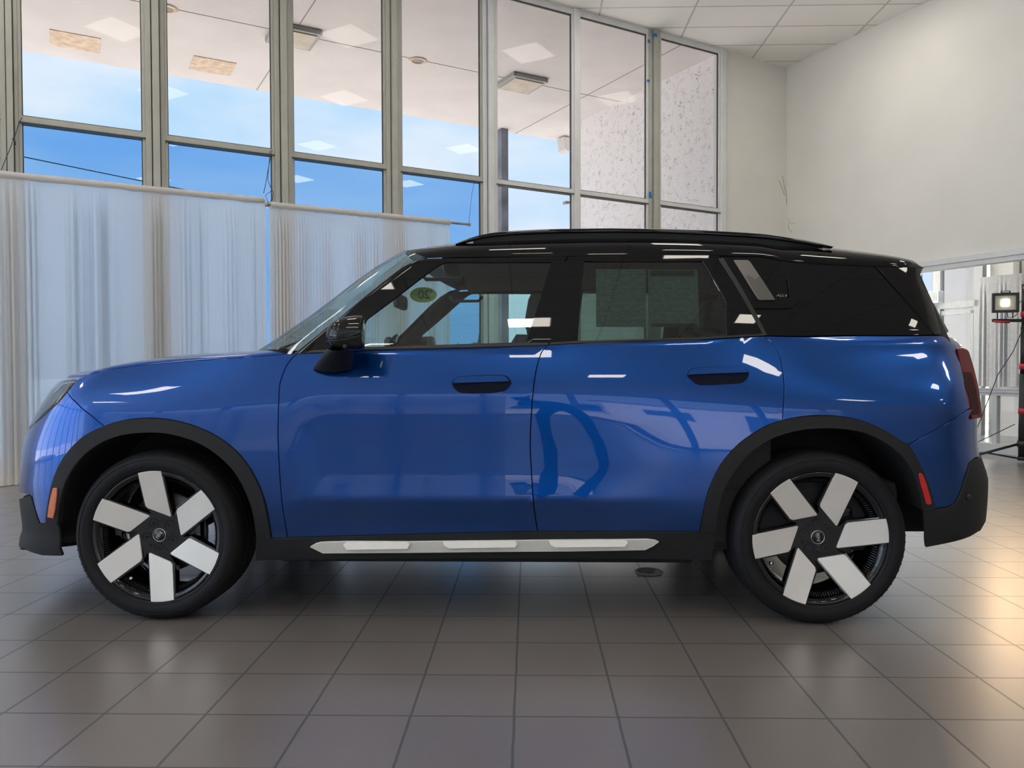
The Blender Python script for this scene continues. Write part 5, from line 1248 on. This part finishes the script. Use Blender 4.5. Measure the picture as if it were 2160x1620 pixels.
# --- window papers in the rear door (held against the glass: sheets of their own)
def paper(q, name, lab, dark):
    P = Panel(); hs = H(q); P.add(hs, off=-.010, gap=0, fold=False, su=.06, sz=.06)
    m = bpy.data.materials.new(name + '_print'); m.use_nodes = True; t = m.node_tree; b = t.nodes['Principled BSDF']; setin(b, 'Roughness', .8); L_ = t.links.new
    c = nn(t, 'ShaderNodeTexCoord'); mp_ = nn(t, 'ShaderNodeMapping'); mp_.inputs['Scale'].default_value = (3, 0, 105); L_(c.outputs['Object'], mp_.inputs[0])
    s_ = nn(t, 'ShaderNodeSeparateXYZ'); L_(mp_.outputs[0], s_.inputs[0]); fr = nn(t, 'ShaderNodeMath', operation='FRACT'); L_(s_.outputs['Z'], fr.inputs[0])
    lt = nn(t, 'ShaderNodeMath', operation='LESS_THAN'); L_(fr.outputs[0], lt.inputs[0]); lt.inputs[1].default_value = .42
    mp2 = nn(t, 'ShaderNodeMapping'); mp2.inputs['Scale'].default_value = (40, 0, 60); L_(c.outputs['Object'], mp2.inputs[0])
    nz_ = nn(t, 'ShaderNodeTexNoise'); nz_.inputs['Scale'].default_value = 1.; L_(mp2.outputs[0], nz_.inputs[0]); g = nn(t, 'ShaderNodeMath', operation='GREATER_THAN'); L_(nz_.outputs['Fac'], g.inputs[0]); g.inputs[1].default_value = .46
    mu = nn(t, 'ShaderNodeMath', operation='MULTIPLY'); L_(lt.outputs[0], mu.inputs[0]); L_(g.outputs[0], mu.inputs[1])
    mx_ = nn(t, 'ShaderNodeMix', data_type='RGBA'); L_(mu.outputs[0], mx_.inputs['Factor']); mx_.inputs['A'].default_value = (.25, .26, .23, 1); mx_.inputs['B'].default_value = (.13, .14, .13, 1)
    L_(mx_.outputs['Result'], b.inputs['Base Color'])
    o = P.build(name, m, CAR, mirror=False)[0]; return o
pp = paper([(1257, 565), (1363, 565), (1363, 688), (1258, 688)], 'window_sheet', '', 0)
pq = paper([(1367, 566), (1472, 566), (1476, 688), (1370, 688)], 'window_sheet', '', 1)
P = Panel().add(H([(1372, 568), (1466, 568), (1466, 581), (1372, 581)]), off=-.0085, gap=0, fold=False).add(H([(1374, 681), (1472, 681), (1472, 688), (1374, 688)]), off=-.0085, gap=0, fold=False)
P.build('sheet_heading', M['inner'], pq, mirror=False)
# year sticker on the windscreen: pale green oval with mirrored figures
sc_ = on_y(893, 622, -.20); st = MB().lathe([(0, 0), (.075, 0), (.076, .001)], 40, 'z'); st = st.build('year_sticker', mat('green_sticker', (.22, .29, .05), rough=.7, noise=.06), CAR)
st.scale = (.88, .50, 1); st.location = sc_; st.rotation_euler = (R(90), 0, R(0))
me = text_mesh("'20", .062, .0008); lt_ = link('sticker_figures', me, M['seal'], CAR); lt_.matrix_local = Matrix.Translation(sc_ + Vector((.01, -.003, 0))) @ Matrix.Rotation(R(90), 4, 'X') @ Matrix.Scale(-1, 4, (1, 0, 0))

# fine plaster cracks in the room corner
ck = MB()
for pts in ([(1650, 370), (1654, 390), (1658, 408), (1660, 430)], [(1643, 380), (1650, 398), (1655, 412)], [(1661, 460), (1668, 472), (1676, 470)], [(1662, 470), (1664, 484), (1670, 490)]):
    ck.tube([on_wall(x, y, -.004) if x < 1660 else on_right(x, y, -.004) for x, y in pts], .0035, 5)
o = ck.build('plaster_crack', mat('crack_tone', (.38, .35, .28), rough=.9, noise=.3), bpy.data.objects['wall_far'])  # cracks drawn as thin dull brown tubes

# ================================================================ the photographer behind the camera (only mirrored in the paint)
M['skin'] = mat('skin', (.45, .27, .19), rough=.6, noise=.06)
M['cloth_dark'] = mat('dark_clothing', (.02, .022, .03), rough=.85, noise=.15, nscale=30)
M['hair'] = mat('dark_hair', (.02, .014, .010), rough=.7, noise=.3, nscale=80)
def skin_figure(name, chains, m, parent=None, sub=1):
    vs = []; es = []; rs = []
    def idx(p, r_):
        for i, q in enumerate(vs):
            if (Vector(q) - Vector(p)).length < 1e-5: return i
        vs.append(tuple(p)); rs.append(r_); return len(vs) - 1
    for ch in chains:
        prev = None
        for p, r_ in ch:
            i = idx(p, r_)
            if prev is not None: es.append((prev, i))
            prev = i
    me = bpy.data.meshes.new(name); me.from_pydata(vs, es, []); o = link(name, me, m, parent)
    sk = o.modifiers.new('skin', 'SKIN'); sk.use_smooth_shade = True
    for i, v in enumerate(me.skin_vertices[0].data):
        r_ = rs[i]; v.radius = r_ if isinstance(r_, tuple) else (r_, r_); v.use_root = (i == 0)
    sb_ = o.modifiers.new('sub', 'SUBSURF'); sb_.levels = sub; sb_.render_levels = sub
    return o
PX_, PY_ = .16, -1.0
pel = (PX_, PY_, .90); sp1 = (PX_ - .06, PY_ + .06, 1.04); sp2 = (PX_ - .15, PY_ + .13, 1.17); nk = (PX_ - .25, PY_ + .22, 1.26); hd_ = (PX_ - .29, PY_ + .30, 1.31)
ch = [[(pel, (.15, .11)), (sp1, (.14, .10)), (sp2, (.17, .11)), (nk, .055), (hd_, (.07, .08)), ((PX_ - .31, PY_ + .36, 1.39), (.075, .09)), ((PX_ - .31, PY_ + .34, 1.45), .06)]]
for s_, fx in ((-1, -.12), (1, .16)):
    hip = (PX_ + s_ * .09, PY_, .85)
    ch.append([(pel, (.15, .11)), (hip, .095), ((PX_ + s_ * .13 + fx * .2, PY_ + .12, .48), .065), ((PX_ + fx + s_ * .04, PY_ - .02, .10), .042), ((PX_ + fx + s_ * .04, PY_ + .02, .045), .045), ((PX_ + fx + s_ * .05, PY_ + .17, .035), .035)])
    sh = (sp2[0] + s_ * .16, sp2[1] + .02, sp2[2] + .03); el = (s_ * .17 + .05, -.52, 1.0); wr = (s_ * .085, -.21, 1.01)
    ch.append([(sp2, (.17, .11)), (sh, .06), (el, .04), (wr, .028)])
pn = skin_figure('person', ch, M['cloth_dark']); tag(pn, 'person in dark clothes bending forward to hold up a phone, mirrored in the blue doors', 'person')
hair = MB(); bm = bmesh.new(); bmesh.ops.create_icosphere(bm, subdivisions=3, radius=.095)
for i, v in enumerate(bm.verts): v.index = i
hair.add([Vector((v.co.x * .95, v.co.y * 1.05, max(v.co.z, -.02) * 1.0)) + Vector((PX_ - .315, PY_ + .335, 1.435)) for v in bm.verts], [[v.index for v in f.verts] for f in bm.faces], True); bm.free()
hair.build('hair', M['hair'], pn)
for s_ in (-1, 1):
    w_ = Vector((s_ * .085, -.21, 1.01)); palm = Vector((s_ * .078, -.135, 1.03))
    hc = [[(tuple(w_), .026), (tuple((w_ + palm) / 2), (.034, .018)), (tuple(palm), (.036, .016))]]
    for k in range(4):
        b0 = palm + Vector((0, .02, -.028 + .019 * k)); b1 = b0 + Vector((-s_ * .004, .035 - abs(k - 2) * .003, .002)); b2 = b1 + Vector((-s_ * .022, .022, 0)); b3 = b2 + Vector((-s_ * .02, .004, 0))
        hc.append([(tuple(palm), (.036, .016)), (tuple(b0), .0085), (tuple(b1), .008), (tuple(b2), .0075), (tuple(b3), .0065)])
    t0_ = palm + Vector((-s_ * .012, -.03, .022)); hc.append([(tuple((w_ + palm) / 2), (.034, .018)), (tuple(t0_), .011), (tuple(t0_ + Vector((-s_ * .022, .03, .012))), .009), (tuple(t0_ + Vector((-s_ * .03, .055, .012))), .008)])
    skin_figure('hand', hc, M['skin'], pn)
fc_ = MB(); fh = Vector((PX_ - .32, PY_ + .405, 1.40))
for s_ in (-1, 1): fc_.lathe([(0, .012), (.011, .010), (.013, 0)], 12, c=fh + Vector((s_ * .033, 0, .02)))
fc_.hull8([fh + Vector(p) for p in ((-.014, 0, -.035), (.014, 0, -.035), (.006, 0, .015), (-.006, 0, .015), (-.010, .03, -.028), (.010, .03, -.028), (.004, .008, .012), (-.004, .008, .012))])
fc_.build('face', M['skin'], pn)
ph = MB().box((0, -.022, 1.037), (.150, .008, .072), bevel=.003).build('phone', M['rim']); tag(ph, 'black phone held level at chest height by the bending photographer', 'phone')
